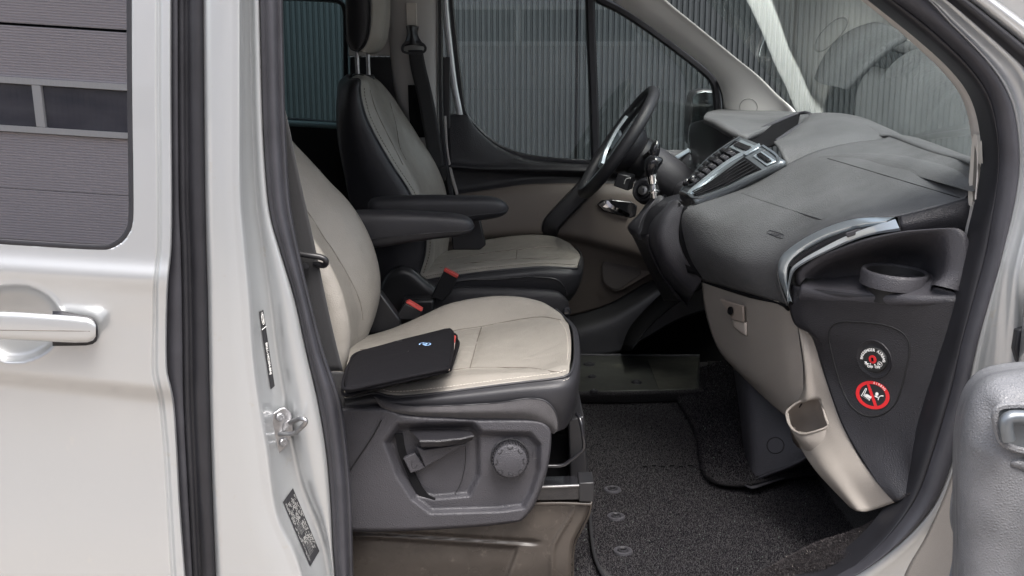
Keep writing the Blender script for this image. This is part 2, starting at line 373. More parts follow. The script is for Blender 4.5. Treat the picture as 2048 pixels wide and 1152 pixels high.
# ---------------------------------------------------------------- the hall across the yard, seen only as a reflection in the side glass
hall = thing('hall_building', 'grey ribbed hall with a ribbon window mirrored in the sliding door glass', 'building', (-2.0, -7.0, 0))
HB, HT = 1.70, 2.10
for za, zb in ((0.1,1.08),(1.092,HB-0.06),(HT+0.06,2.665),(2.68,3.9),(3.915,5.4)): corrugated('wall_sheet', -12, 10, za, zb, -7.0, 0.026, 0.010, M['cladding_grey'], hall, vertical=False, face=1)
prism('core', [(-12,-7.06,0),(10,-7.06,0),(10,-7.06,5.5),(-12,-7.06,5.5)], (0,-0.5,0), M['void'], hall, bevel=0)
for z in (HB-0.03, HT+0.03): box('window_frame', (-1,-6.985,z), (22,0.09,0.06), M['frame_white'], hall)
for i in range(14):
    x = -12.32 + i*1.55
    box('window_post', (x,-6.985,(HB+HT)/2), (0.085,0.086,HT-HB-0.006), M['frame_white'], hall)
    box('pane', (x+0.775,-7.0,(HB+HT)/2), (1.46,0.02,HT-HB-0.01), M['far_glass'], hall, bevel=0)
# ---------------------------------------------------------------- van body shell
van = thing('van_body', 'silver white van body with open front doorway, pillars and black rubber door seals', 'van', (0.0, 2.9, 0.0))
def tab(rows):
    ys = [r[0] for r in rows]
    def f(y):
        if y <= ys[0]: return rows[0][1]
        if y >= ys[-1]: return rows[-1][1]
        for i in range(len(ys)-1):
            if ys[i] <= y <= ys[i+1]: break
        y0, y1 = ys[i], ys[i+1]; p1, p2 = rows[i][1], rows[i+1][1]; h = y1-y0; t = (y-y0)/h
        m1 = (rows[i+1][1]-rows[i-1][1])/(ys[i+1]-ys[i-1]) if i > 0 else (p2-p1)/h
        m2 = (rows[i+2][1]-rows[i][1])/(ys[i+2]-ys[i]) if i+2 < len(ys) else (p2-p1)/h
        return (2*t**3-3*t**2+1)*p1 + (t**3-2*t**2+t)*h*m1 + (-2*t**3+3*t**2)*p2 + (t**3-t**2)*h*m2
    return f
ca = tab([(-60,312),(0,312),(200,312),(400,314.5),(500,314),(560,307),(650,305),(742,304),(768,309),(800,317),(900,327),(1000,333),(1152,342),(1240,348)])
cb = tab([(-60,322),(0,322),(200,322),(400,323),(500,322),(560,316),(650,315),(742,315),(768,320),(800,327),(900,337),(1000,343),(1152,352),(1240,358)])
cc = tab([(-60,343),(0,343),(200,343),(400,344.5),(500,343),(560,337),(650,334),(742,335),(768,341),(800,348),(900,355),(1000,360),(1152,371),(1240,378)])
cdd = tab([(-60,355),(0,355),(400,357),(500,361),(650,364),(800,366),(1000,376),(1152,384),(1240,388)])
ce = tab([(-60,408),(0,408),(400,412),(600,417),(800,421),(1000,427),(1152,433),(1240,436)])
cf = tab([(-60,466),(0,467),(200,467),(400,468),(500,475),(600,483),(700,490),(800,503),(900,516),(1000,530),(1050,545),(1100,568),(1152,588),(1240,622)])
cg = tab([(-60,480),(0,481),(200,481),(400,483),(500,492),(600,502),(700,508),(800,520),(900,537),(1000,550),(1050,564),(1100,590),(1152,607),(1240,640)])
ch = tab([(-60,500),(0,502),(200,506),(300,510),(400,516),(500,530),(600,545),(700,558),(800,575),(850,582),(900,592),(960,606),(1000,621),(1050,642),(1100,656),(1152,664),(1240,668)])
ci = tab([(-60,518),(0,519),(200,524),(300,528),(400,536),(450,545),(500,560),(600,590),(700,612),(800,635),(900,652),(1000,661),(1100,666),(1152,670),(1240,674)])
cj = tab([(-60,566),(0,566),(200,570),(300,574),(400,580),(450,588),(500,598),(600,621),(700,647),(760,668),(800,682),(900,695),(1000,703),(1152,707),(1240,709)])
def sstep(x): x = min(1, max(0, x)); return x*x*(3-2*x)
YL = [-450+26*i for i in range(15)] + [-60+13*i for i in range(100)]
def strip(name, cols, mat, parent, ys=YL, solid=0.0, **k):
    "cols: list of (function of row y -> px, depth or function of y)"
    rows = [[at(f(y), y, d(y) if callable(d) else d) for f, d in cols] for y in ys]
    return grid(name, rows, mat, parent, solid=solid, **k)
def off(f, d): return lambda y: f(y)+d
def mid(f, g, t=0.5): return lambda y: f(y)*(1-t)+g(y)*t
# --- sliding door
sl = thing('sliding_door', 'silver white sliding side door with dark glass and long pull handle left of doorway', 'van door', (-0.7, 1.9, 0.4))
def doorY(px, py):
    z = at(px, py, 1.885).z
    y = 1.885 + 0.05*max(0, z-1.12)
    t = py - (735 + px*0.105)
    if t > 0: y += 0.020*sstep(t/42) - 0.030*sstep((t-60)/420)
    s = py - (540 + px*0.06)
    y -= 0.007*math.exp(-(s/26)**2)
    y += 0.004*sstep((py-600)/60)
    return y
def in_window(px, py):
    xr = 261 + (3 if py > 300 else 0); yb = 484 + px*0.062
    if px > xr or py > yb or px < -425 or py < -345: return False
    r = 62; cx, cy = xr-r, yb-r
    return not (px > cx and py > cy and (px-cx)**2+(py-cy)**2 > r*r)
def build_slider():
    nx, ys = 190, [-448+4.6*i for i in range(368)]; V = []; F = []
    for y in ys:
        a = ca(y)
        for i in range(nx):
            px = -460 + (a+460)*i/(nx-1); Y = doorY(px, y)
            rr = ((px-30)/93)**2 + ((y-646)/77)**2
            if rr < 1: Y += 0.034*(1-rr)**0.6
            elif rr < 1.3: Y -= 0.0025*sstep((1.3-rr)/0.3)
            V.append(at(px, y, Y))
    for j in range(len(ys)-1):
        for i in range(nx-1):
            cx = -460 + (ca(ys[j])+460)*(i+.5)/(nx-1)
            if in_window(cx, ys[j]+2.3): continue
            F.append((j*nx+i, j*nx+i+1, (j+1)*nx+i+1, (j+1)*nx+i))
    o = obj('outer_panel', V, F, M['paint'], sl); facing(o); mods(o, solid=0.0012)
build_slider()
dY = lambda f, d: (lambda y: doorY(f(y), y)+d)
strip('edge_flange', [(ca, dY(ca,0.0004)), (off(ca,2.5), dY(ca,0.006)), (off(cb,-3), dY(ca,0.008)), (cb, dY(ca,0.003)), (off(cb,4), dY(ca,0.001)), (mid(cb,cc,.55), dY(ca,0.004)), (mid(cb,cc,.72), dY(ca,0.001)), (off(cc,-3), dY(ca,0.003)), (cc, dY(ca,0.010)), (off(cc,-1.5), dY(ca,0.03))], M['paint_in'], sl, solid=0.001)
wp = [(-380, 484-380*.062)] + [(x, 484+x*0.062) for x in (-260, -160, -60, 0, 60, 120, 160)]
for i in range(1, 8):
    a = math.pi/2*i/8; xr = 263; yb = 484+200*.062; wp.append((xr-62+62*math.sin(a), yb-62+62*math.cos(a)))
wp += [(263.5, 420), (263, 350), (261.5, 250), (260, 120), (259.5, 0), (259, -80), (258, -200), (256, -300), (240, -335), (205, -348), (100, -350), (-100, -350), (-300, -350), (-390, -348), (-420, -330), (-428, -290), (-428, -100), (-428, 200), (-428, 400), (-418, 440)]
sweep('window_seal', [at(x, y, doorY(x, y)+0.002) for x, y in wp], [(-.0052,-.004),(-.0048,.0022),(-.002,.0032),(.002,.0030),(.0048,.0016),(.0052,-.004)], M['rubber'], sl, n=320, cyc=True)
def pane_pt(u, v):
    px, py = -440+710*u, -362+882*v
    z = at(px, py, 1.9).z; x = at(px, py, 1.9).x
    return at(px, py, 1.893 + 0.05*max(0, z-1.12) + 0.020*(x+0.75)*(z-1.4))
grid('window_pane', [[pane_pt(i/30, j/40) for i in range(31)] for j in range(41)], M['glass_dark'], sl)
# handle
def hsec(px, yt, yb, dep):
    yc, h = (yt+yb)/2, (yb-yt)/2; out = []
    for i in range(20):
        a = 2*math.pi*i/20; c, s = math.cos(a), math.sin(a)
        e = 0.55; sx = math.copysign(abs(c)**e, c); sz = math.copysign(abs(s)**e, s)
        out.append(at(px, yc - sz*h, 1.868 - dep*0.5 + sx*(-0.014)))
    return out
hs = [(-135,640,654,.004),(-128,626,670,.012),(-100,620,675,.018),(-90,619,675,.018),(-40,621,677,.020),(40,624,681,.022),(110,629,684,.020),(150,632,685.5,.016),(175,635,685,.012),(186,641,681,.008),(191.5,649,673,.004)]
grid('handle', [hsec(*s) for s in hs], M['paint'], sl, cu=True, face=(0,-1,0))
grid('handle_gap_shade', [[at(x, y0+(y1-y0)*k/6, 1.8835-.0035*math.sin(math.pi*k/6)) for k in range(7)] for x, y0, y1 in [(105,622,692),(125,622.5,692),(150,628,691.5),(172,631.5,691),(186,636,688),(193,644,682),(195.5,654,672)]], M['rubber'], sl, solid=0.002)  # dark sheet put in for the shadow in the gap round the handle end
tube('handle_split', [at(x, 659.5+(x+60)*0.012, 1.868-d*.5-.0139) for x, d in [(-60,.02),(40,.022),(110,.02),(150,.016),(180,.010)]], 0.0006, M['seam'], sl, n=30, seg=6)
# rest of the sliding door beyond the picture's left edge
prism('outer_panel', [(-2.6,1.90,.42),(-1.30,1.90,.42),(-1.30,1.90,1.95),(-2.6,1.90,1.95)], (0,0.05,0), M['paint'], sl)
prism('inner_trim', [(-2.6,1.985,.42),(-.575,1.985,.42),(-.575,1.985,1.14),(-2.6,1.985,1.14)], (0,0.02,0), M['void'], sl)
# --- B pillar: gap strip, seal, jamb
strip('pillar_gap_trim', [(off(cc,-14), 1.945), (off(cc,2), 1.935), (off(cdd,-1), 1.932), (off(cdd,4), 1.955)], M['rubber_grey'], van, solid=0.001)
strip('pillar_seal', [(off(cdd,-1), 1.955), (off(cdd,2), 1.938), (mid(cdd,ce,.12), 1.928), (mid(cdd,ce,.26), 1.932), (mid(cdd,ce,.33), 1.938), (mid(cdd,ce,.40), 1.924), (mid(cdd,ce,.55), 1.914), (mid(cdd,ce,.75), 1.912), (mid(cdd,ce,.92), 1.918), (ce, 1.926), (off(ce,3), 1.94)], M['rubber'], van)
strip('b_pillar', [(off(ce,-4), 1.935), (off(ce,1), 1.914), (off(ce,6), 1.905), (off(ce,16), 1.902), (mid(ce,cf,.6), 1.900), (off(cf,-5), 1.9005), (off(cf,1), 1.904), (mid(cf,cg,.55), 1.9005), (off(cg,-1), 1.905), (off(cg,3), 1.925), (mid(cg,ch,.35), 1.966), (mid(cg,ch,.8), 2.000), (off(ch,-1), 2.002), (off(ch,3), 1.984), (mid(ch,ci,.4), 1.966), (off(ci,-3), 1.966), (off(ci,2), 2.0)], M['paint_in'], van)
strip('door_seal', [(off(ci,-2), 2.0), (off(ci,1), 1.978), (mid(ci,cj,.10), 1.968), (mid(ci,cj,.20), 1.971), (mid(ci,cj,.26), 1.963), (mid(ci,cj,.42), 1.954), (mid(ci,cj,.62), 1.960), (mid(ci,cj,.74), 1.976), (mid(ci,cj,.80), 1.984), (mid(ci,cj,.86), 1.976), (mid(ci,cj,.95), 1.986), (cj, 2.005), (off(cj,-2), 2.04)], M['rubber_grey'], van)
strip('b_pillar_inner_trim', [(off(cj,-14), 2.0), (off(cj,-9), 2.06), (off(cj,-26), 2.12), (off(cj,-70), 2.13)], M['plastic'], van, solid=0.002)
# ---------------------------------------------------------------- roof, floor and rear of the shell (light blockers, mostly out of frame)
prism('roof', [(-2.7,1.93,1.985),(0.32,1.93,1.985),(0.32,3.88,1.985),(-2.7,3.88,1.985)], (0,0,0.03), M['paint'], van)
prism('headlining', [(-2.7,1.97,1.93),(0.34,1.97,1.93),(0.34,3.84,1.93),(-2.7,3.84,1.93)], (0,0,0.02), M['trim_grey'], van)
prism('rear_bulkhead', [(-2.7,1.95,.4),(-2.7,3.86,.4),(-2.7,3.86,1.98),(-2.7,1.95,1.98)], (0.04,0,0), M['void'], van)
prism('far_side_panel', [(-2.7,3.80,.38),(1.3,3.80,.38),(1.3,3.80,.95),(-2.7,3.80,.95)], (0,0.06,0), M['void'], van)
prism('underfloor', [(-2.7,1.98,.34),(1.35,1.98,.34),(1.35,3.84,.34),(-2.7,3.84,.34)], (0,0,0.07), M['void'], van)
prism('windscreen_header', [(0.26,2.0,1.895),(0.47,2.0,1.895),(0.47,3.80,1.895),(0.26,3.80,1.895)], (0,0,0.08), M['trim_grey'], van)
# ---------------------------------------------------------------- far side of the cabin: rear window, B pillar, A pillar
rsec = lambda w, h: [(-w,-h*.6),(-w*.9,h*.5),(-w*.5,h),(w*.5,h),(w*.9,h*.5),(w,-h*.6)]
rw = [at(x, y, 3.80) for x, y in [(500,-60),(700,-60),(700,250),(500,250)]]
obj('rear_side_window', rw, [(0,1,2,3)], M['glass_teal'], van, smooth=False)
sweep('rear_window_frame', pts([(540,238),(600,241),(668,246),(684,240),(690,222),(691,120),(690,30),(684,8),(668,1),(600,-3),(540,-4)], 3.785), rsec(.008,.008), M['rubber'], van, n=80)
surf('rear_window_ledge', [pts([(520,236,3.79),(600,240,3.79),(700,246,3.79)]), pts([(520,240,3.74),(600,244,3.74),(700,250,3.74)]), pts([(520,250,3.73),(600,253,3.73),(700,259,3.73)])], pbr('teal_ledge', (0.20,0.30,0.31), 0.35), van, nu=10, nv=10)  # ledge in one even teal colour
prism('rear_side_trim', pts([(500,246),(706,254),(706,1000),(500,1000)], 3.74), (0,0.05,0), M['plastic_smooth'], van)
prism('rear_side_trim', pts([(697,-80),(800,-80),(800,112),(697,112)], 3.745), (0,0.05,0), M['trim_grey'], van)
prism('rear_side_trim', pts([(700,114),(900,114),(900,1000),(700,1000)], 3.75), (0,0.05,0), M['plastic_smooth'], van)
# B pillar trim with belt slot
surf('far_pillar_trim', [pts([(772,-60,3.74),(778,60,3.74),(784,150,3.74),(795,205,3.74),(815,245,3.74),(828,300,3.74)]),
     pts([(785,-60,3.70),(792,60,3.70),(797,150,3.70),(806,205,3.70),(822,245,3.70),(834,300,3.70)]),
     pts([(830,-60,3.68),(833,60,3.68),(838,150,3.68),(842,205,3.68),(848,245,3.68),(852,300,3.68)]),
     pts([(868,-60,3.69),(869,60,3.69),(870,150,3.69),(871,205,3.69),(872,245,3.69),(874,300,3.69)]),
     pts([(879,-60,3.74),(879,60,3.74),(879,150,3.74),(879,205,3.74),(880,245,3.74),(880,300,3.74)])], M['trim_grey'], van, nu=30, nv=30)
prism('belt_slot', pts([(812,6),(833,6),(834,60),(813,60)], 3.674), (0,0.012,0), pbr('pale_slot_trim', (0.5,0.47,0.43), 0.6), van, bevel=0.002)
surf('belt_channel', [pts([(816,170,3.672),(818,230,3.672),(824,275,3.672)]), pts([(842,170,3.672),(845,230,3.672),(850,275,3.672)])], M['void'], van, nu=8, nv=4)
sweep('far_pillar_seal', pts([(880,-60),(881,60),(881,170),(883,240),(888,300),(902,392)], 3.70), rsec(.008,.012), M['rubber'], van, n=40)
# A pillar trim, far side
Lp = [(1130,-60,3.74),(1212,-8,3.74),(1252,20,3.74),(1318,66,3.74),(1402,128,3.74),(1431,157,3.74),(1444,187,3.74),(1449,225,3.74),(1452,260,3.74)]
Rp = [(1245,-60,3.60),(1322,-8,3.60),(1352,17,3.60),(1405,60,3.60),(1478,120,3.60),(1520,154,3.60),(1556,190,3.60),(1592,224,3.60),(1612,262,3.6)]
mA = [(a[0]*.62+b[0]*.38, a[1]*.62+b[1]*.38, 3.655) for a, b in zip(Lp, Rp)]
mB = [(a[0]*.9+b[0]*.1, a[1]*.9+b[1]*.1, 3.70) for a, b in zip(Lp, Rp)]
mC = [(a[0]*.15+b[0]*.85, a[1]*.15+b[1]*.85, 3.615) for a, b in zip(Lp, Rp)]
fpt = surf('far_windscreen_pillar_trim', [pts(Lp), pts(mB), pts(mA), pts(mC), pts(Rp), [p+(p-CAM).normalized()*.10+Vector((-.012,0,-.004)) for p in pts(Rp)]], pbr('pale_pillar_trim', (0.66,0.645,0.625), 0.6, bump=0.0002, bscale=900), van, nu=50, nv=24)
from mathutils.bvhtree import BVHTree
def bvh(o): return BVHTree.FromPolygons([v.co+ORG[o.name] for v in o.data.vertices], [tuple(p.vertices) for p in o.data.polygons])
def onto(bv, px, py, lift=0.0):
    h = bv.ray_cast(CAM, ray(px, py).normalized())
    if h[0] is None: return None, None
    n = h[1] if h[1].dot(ray(px, py)) < 0 else -h[1]
    return h[0]+n*lift, n
bvf = bvh(fpt)
tube('pillar_trim_cap', [onto(bvf, 1497+17.5*math.cos(a), 214+16.5*math.sin(a), .0002)[0] for a in [2*math.pi*i/24 for i in range(24)]], .0011, pbr('grey_cap_gap', (0.3,0.29,0.28), 0.6), van, n=48, seg=6, cyc=True)
# ---------------------------------------------------------------- driver door (far side)
dd = thing('driver_door', 'closed far side front door with taupe trim, speaker grille and clear window', 'van door', (0.35, 3.8, 0.45))
# dark upper trim
topE = [(890,228),(912,227),(934,231),(948,250),(974,276),(1010,299),(1052,314),(1110,322),(1190,327),(1280,330),(1400,334),(1480,340)]
def shift(seq, dx, dy, Y): return pts([(p[0]+dx, p[1]+dy, Y) for p in seq])
low = [(896,330),(918,332),(940,334),(960,335),(985,336),(1020,336),(1060,337),(1110,338),(1190,341),(1280,344),(1400,348),(1480,352)]
bot = [(906,392),(922,388),(945,385),(970,381),(1000,377),(1030,372),(1065,369),(1110,368),(1190,368),(1280,370),(1400,374),(1480,378)]
lo1 = [(a[0]*.5+b[0]*.5, a[1]*.5+b[1]*.5) for a, b in zip(topE, low)]
surf('upper_trim', [pts(topE, 3.79), shift(topE, 1, 5, 3.762), [at(p[0],p[1],3.742) for p in lo1], shift(low, 0, -8, 3.728), shift(low, 0, 2, 3.712), shift(low, 0, 12, 3.73), shift(bot, 0, -12, 3.735), pts(bot, 3.715)], M['plastic'], dd, nu=70, nv=60)
# taupe lower trim
t0 = [(880,398),(906,391),(945,384),(1000,376),(1065,368),(1190,367),(1280,369),(1380,372),(1480,376)]
t1 = [(880,420),(906,412),(945,405),(1000,398),(1065,392),(1190,392),(1280,396),(1380,402),(1480,410)]
t2 = [(880,480),(906,476),(945,470),(1000,464),(1065,462),(1140,468),(1240,492),(1340,522),(1480,560)]
t3 = [(880,500),(906,496),(945,490),(1000,484),(1065,482),(1135,488),(1230,512),(1330,542),(1480,580)]
t4 = [(880,660),(906,658),(945,655),(1000,650),(1065,645),(1139,632),(1215,610),(1330,560),(1480,590)]
surf('lower_trim', [pts(t0, 3.712), pts(t1, 3.690), pts(t2, 3.668), pts(t3, 3.70), [at(p[0], p[1], 3.745) for p in t4]], M['brown_plastic'], dd, nu=60, nv=60)
# kick trim below, dark
surf('sill_trim', [pts([(1000,650,3.74),(1139,632,3.74),(1215,609,3.74),(1330,546,3.74),(1480,500,3.74)]), pts([(1000,690,3.70),(1139,665,3.70),(1230,640,3.70),(1345,572,3.70),(1480,540,3.70)]), pts([(1000,760,3.66),(1139,720,3.68),(1250,700,3.68),(1360,640,3.68),(1480,600,3.68)])], M['plastic_smooth'], dd, nu=30, nv=20)
# pull handle
sweep('pull_handle', pts([(1196,340,3.70),(1174,372,3.672),(1140,408,3.655),(1112,438,3.655),(1102,452,3.66),(1099,470,3.69)]), [(-.030,-.014),(-.030,.006),(-.022,.014),(.018,.014),(.028,.006),(.030,-.014)], M['plastic'], dd, n=40)
# inner door release
prism('release_recess', pts([(1194,409),(1203,401),(1222,399),(1262,403),(1275,412),(1272,432),(1262,437),(1240,432),(1206,422)], 3.677), (0,0.012,0), M['gloss'], dd, bevel=0.004)
sweep('release_lever', pts([(1203,410,3.668),(1214,404,3.664),(1220,411,3.662),(1236,420,3.662),(1258,431,3.668)]), [(-.006,-.004),(-.006,.003),(.006,.003),(.006,-.004)], M['chrome'], dd, n=20)
prism('release_lever_tip', pts([(1202,412),(1208,404),(1219,402),(1220,416),(1212,417)], 3.668), (0,0.006,0), M['chrome'], dd, bevel=0.002)
# speaker
spk = [(1198,503),(1203,500),(1222,503),(1300,527),(1312,536),(1306,546),(1245,581),(1230,584),(1212,574),(1204,562)]
prism('speaker_surround', pts(spk, 3.712), (0,0.02,0), M['brown_plastic'], dd, bevel=0.004)
g8 = [(1204,534),(1206,522),(1222,508),(1272,521),(1280,530),(1282,549),(1238,579),(1222,577),(1208,566),(1205,552)]
prism('speaker_grille', pts(g8, 3.7085), (0,0.012,0), pbr('dark_speaker_mesh', (0.06,0.052,0.05), 0.7, bump=0.0015, bscale=500), dd, bevel=0.002)
# glass and frames
fg = pts([(890,-80),(1190,-80),(1200,335),(1040,335),(960,300),(925,250),(895,100)], 3.80)
obj('window_pane', fg, [tuple(range(7))], M['glass'], dd, smooth=False)
qg = pts([(1176,-30),(1300,60),(1420,150),(1440,220),(1440,345),(1186,345)], 3.802)
obj('window_pane', qg, [tuple(range(6))], M['glass'], dd, smooth=False)
sweep('window_seal', pts([(899,-60),(903,10),(911,90),(919,160),(926,212),(934,233),(950,253),(976,278),(1010,299),(1052,313),(1110,320),(1200,326)], 3.788), rsec(.0085,.010), M['rubber'], dd, n=90)
sweep('door_frame', pts([(888,-60),(890,10),(898,90),(908,170),(918,222),(921,250)], 3.776), rsec(.012,.008), M['paint_in'], dd, n=40)
sweep('door_edge_strip', pts([(889,232),(893,300),(903,350),(915,392)], 3.72), rsec(.006,.006), pbr('grey_edge_strip', (0.3,0.28,0.27), 0.5), dd, n=20)
sweep('window_divider', pts([(1179,-60),(1182,60),(1187,180),(1192,330)], 3.782), rsec(.0165,.012), M['rubber'], dd, n=30)
sweep('quarter_window_frame', pts([(1150,-40),(1190,-6),(1240,20),(1284,48),(1345,92),(1408,142),(1428,166),(1434,200),(1435,250),(1434,340)], 3.782), rsec(.013,.012), M['rubber'], dd, n=80)
sweep('quarter_window_frame', pts([(1436,160),(1446,190),(1449,225),(1450,280)], 3.765), rsec(.006,.010), M['rubber_grey'], dd, n=30)
# far exterior mirror seen through the quarter glass
mr = prism('wing_mirror', pts([(1384,190),(1392,181),(1408,178),(1436,180),(1440,290),(1380,292),(1379,230)], 3.94), (0,0.12,0.0), M['plastic_smooth'], dd, bevel=0.012, seg=3)
prism('mirror_glass', pts([(1387,194),(1394,186),(1410,183),(1434,185),(1437,284),(1384,286),(1383,230)], 3.937), (0,0.002,0), pbr('mirror_silver', (0.30,0.34,0.35), 0.12, metal=1.0), mr, bevel=0.001)
# ---------------------------------------------------------------- windscreen
def ws(u, v):     # u far->near, v bottom->top
    Y = 3.70 + (2.02-3.70)*u; c = (u-.5)*2
    x = 1.10 - 0.10*c*c; z = 1.235
    x2 = 0.42 - 0.08*c*c; z2 = 1.93
    b = math.sin(math.pi*v)*0.03
    return Vector((x+(x2-x)*v + b, Y + (0.10*c*v if False else 0), z+(z2-z)*v + b))
wso = grid('windscreen', [[ws(i/24, j/20) for i in range(25)] for j in range(21)], M['glass_ws'], None, face=(-1,0,0))
tag(wso, 'raked clear windscreen with dust flecks and painted haze above the dashboard', 'windscreen')

wi = thing('windscreen_wiper', 'black wiper arm lying outside the foot of the windscreen', 'wiper', at(1860,275,2.9))
tube('arm', pts([(1790,296,3.05),(1850,276,2.9),(1950,262,2.62)]), .009, M['plastic_smooth'], wi, n=20, seg=8)
sweep('blade', pts([(1800,286,3.1),(1860,268,2.92),(1950,250,2.66)]), [(-.010,-.004),(-.008,.006),(.008,.006),(.010,-.004)], M['rubber'], wi, n=20)
# ---------------------------------------------------------------- dashboard
da = thing('dashboard', 'charcoal grained dashboard with beige glove box, silver vents and cup holder', 'dashboard', (0.75, 2.9, 0.5))
seamM = pbr('panel_gap', (0.008,0.008,0.009), 0.8)
dark_top = pbr('dusty_charcoal_dash_top', (0.120,0.121,0.125), 0.42, bump=0.0018, bscale=230, kind='voronoi', var=0.3, vscale=7, rvar=0.08, dirt=0.35, dscale=90, dthr=0.66, dirtcol=(0.2,0.2,0.2))
r1 = [(1790,268),(1762,278),(1700,286),(1630,303),(1573,330),(1500,370),(1440,391),(1392,406),(1366,420),(1361,450),(1376,510),(1404,561)]
r2 = [(1880,300),(1850,308),(1770,336),(1680,372),(1600,412),(1530,452),(1490,480),(1470,500),(1462,520),(1468,546),(1484,572),(1496,587)]
r3 = [(1930,312),(1905,320),(1835,348),(1740,390),(1660,430),(1600,468),(1565,498),(1550,520),(1545,540),(1548,565),(1554,588),(1560,605)]
r4 = [(1960,322,2.17),(1945,345,2.145),(1928,397,2.12),(1862,415,2.13),(1798,431,2.145),(1708,436,2.20),(1640,459,2.25),(1590,487,2.28),(1567,508,2.295),(1555,544,2.30),(1562,580,2.305),(1575,612,2.31)]
surf('upper_pad', [pts(r1,2.80), pts(r2,2.52), pts(r3,2.38), pts(r4)], dark_top, da, nu=90, nv=60, solid=0.003)
# cowl shelf under the glass
sh0 = pts([(1640,226,3.3),(1680,226,3.16),(1708,237,3.03),(1738,251,2.95),(1770,268,2.86),(1794,268,2.80),(1880,300,2.52),(1930,312,2.38),(1960,322,2.17)])
surf('defrost_shelf', [[p+Vector((-.02,0,-.004)) for p in sh0], sh0, [p+Vector((.08,0,-.02)) for p in sh0], [p+Vector((.14,0,-.08)) for p in sh0]], dark_top, da, nu=50, nv=14)
# centre hump
surf('centre_hood', [pts([(1800,284,2.79),(1700,292,2.79),(1630,309,2.795),(1574,334,2.80)]), pts([(1768,270,2.86),(1690,268,2.86),(1610,284,2.86),(1557,296,2.86)]), pts([(1735,250,2.95),(1672,251,2.95),(1600,267,2.95),(1548,284,2.95)]), pts([(1706,236,3.03),(1660,238,3.03),(1612,248,3.03),(1560,276,3.03)]), pts([(1690,228,3.1),(1650,227,3.1),(1620,234,3.1),(1592,254,3.1)]), pts([(1680,226,3.16),(1645,225,3.16),(1622,227,3.16),(1600,229,3.16)])], dark_top, da, nu=40, nv=40, solid=0.003)
# storage bin
surf('storage_bin', [pts([(1474,280,3.03),(1513,264,3.10),(1560,243,3.18),(1597,227,3.24)]), pts([(1500,290,3.02),(1530,282,3.07),(1575,262,3.14),(1612,244,3.2)]), pts([(1520,296,2.98),(1552,288,2.99),(1590,268,3.05),(1622,248,3.12)])], M['void'], da, nu=20, nv=14)
surf('bin_wall', [pts([(1474,279,3.06),(1513,263,3.13),(1560,242,3.21),(1599,226,3.27)]), pts([(1480,300,3.06),(1520,290,3.13),(1566,270,3.21),(1606,250,3.27)])], M['plastic'], da, nu=20, nv=6)
tube('bin_rim', pts([(1476,277,3.04),(1513,262,3.11),(1560,241,3.19),(1592,229,3.24),(1608,226,3.22),(1620,229,3.16),(1618,240,3.11),(1592,256,3.06),(1552,283,2.97)]), 0.006, M['plastic_mid'], da, n=50, seg=8)
# cluster hood, far side
surf('cluster_hood', [pts([(1407,240,3.22),(1436,252,3.12),(1466,266,3.06),(1490,274,3.03)]), pts([(1408,233,3.24),(1440,243,3.14),(1475,258,3.08),(1510,265,3.06)]), pts([(1413,226,3.38),(1470,232,3.3),(1520,240,3.25),(1560,243,3.2)]), pts([(1418,223,3.6),(1480,223,3.6),(1540,226,3.5),(1600,228,3.3)]), pts([(1440,218,3.7),(1500,219,3.7),(1560,222,3.6),(1625,226,3.4)])], dark_top, da, nu=30, nv=30, solid=0.02)
surf('cluster_housing', [pts([(1383,246,3.5),(1396,242,3.35),(1412,241,3.25),(1440,254,3.14),(1470,272,3.06)]), pts([(1378,270,3.5),(1400,270,3.34),(1424,275,3.2),(1445,285,3.12),(1462,296,3.05)]), pts([(1383,310,3.5),(1402,312,3.34),(1420,318,3.2),(1430,322,3.12),(1436,322,3.06)]), pts([(1390,338,3.5),(1405,345,3.34),(1410,352,3.2),(1408,356,3.12),(1404,358,3.06)])], M['plastic_smooth'], da, nu=24, nv=24)
surf('cluster_lens_surround', [pts([(1378,252,3.56),(1376,290,3.56),(1388,336,3.56)]), pts([(1383,246,3.5),(1379,272,3.5),(1390,338,3.5)]), pts([(1412,244,3.30),(1408,290,3.32),(1404,340,3.36)])], M['gloss'], da, nu=12, nv=10)
surf('dash_lower_far', [pts([(1330,300,3.66),(1370,300,3.66),(1420,310,3.5)]), pts([(1330,330,3.60),(1365,345,3.55),(1400,352,3.3)]), pts([(1335,350,3.5),(1360,375,3.3),(1385,380,3.1)]), pts([(1330,420,3.5),(1350,440,3.3),(1380,450,3.1)])], M['plastic_mid'], da, nu=16, nv=24)
sweep('far_vent_trim', pts([(1352,316,3.6),(1372,304,3.62),(1396,290,3.64)]), rsec(.007,.006), M['satin'], da, n=16)
prism('far_vent', pts([(1350,342),(1362,332),(1382,334),(1392,352),(1388,366),(1362,360)], 3.50), (0.02,0.03,-0.01), M['satin'], da, bevel=0.006)
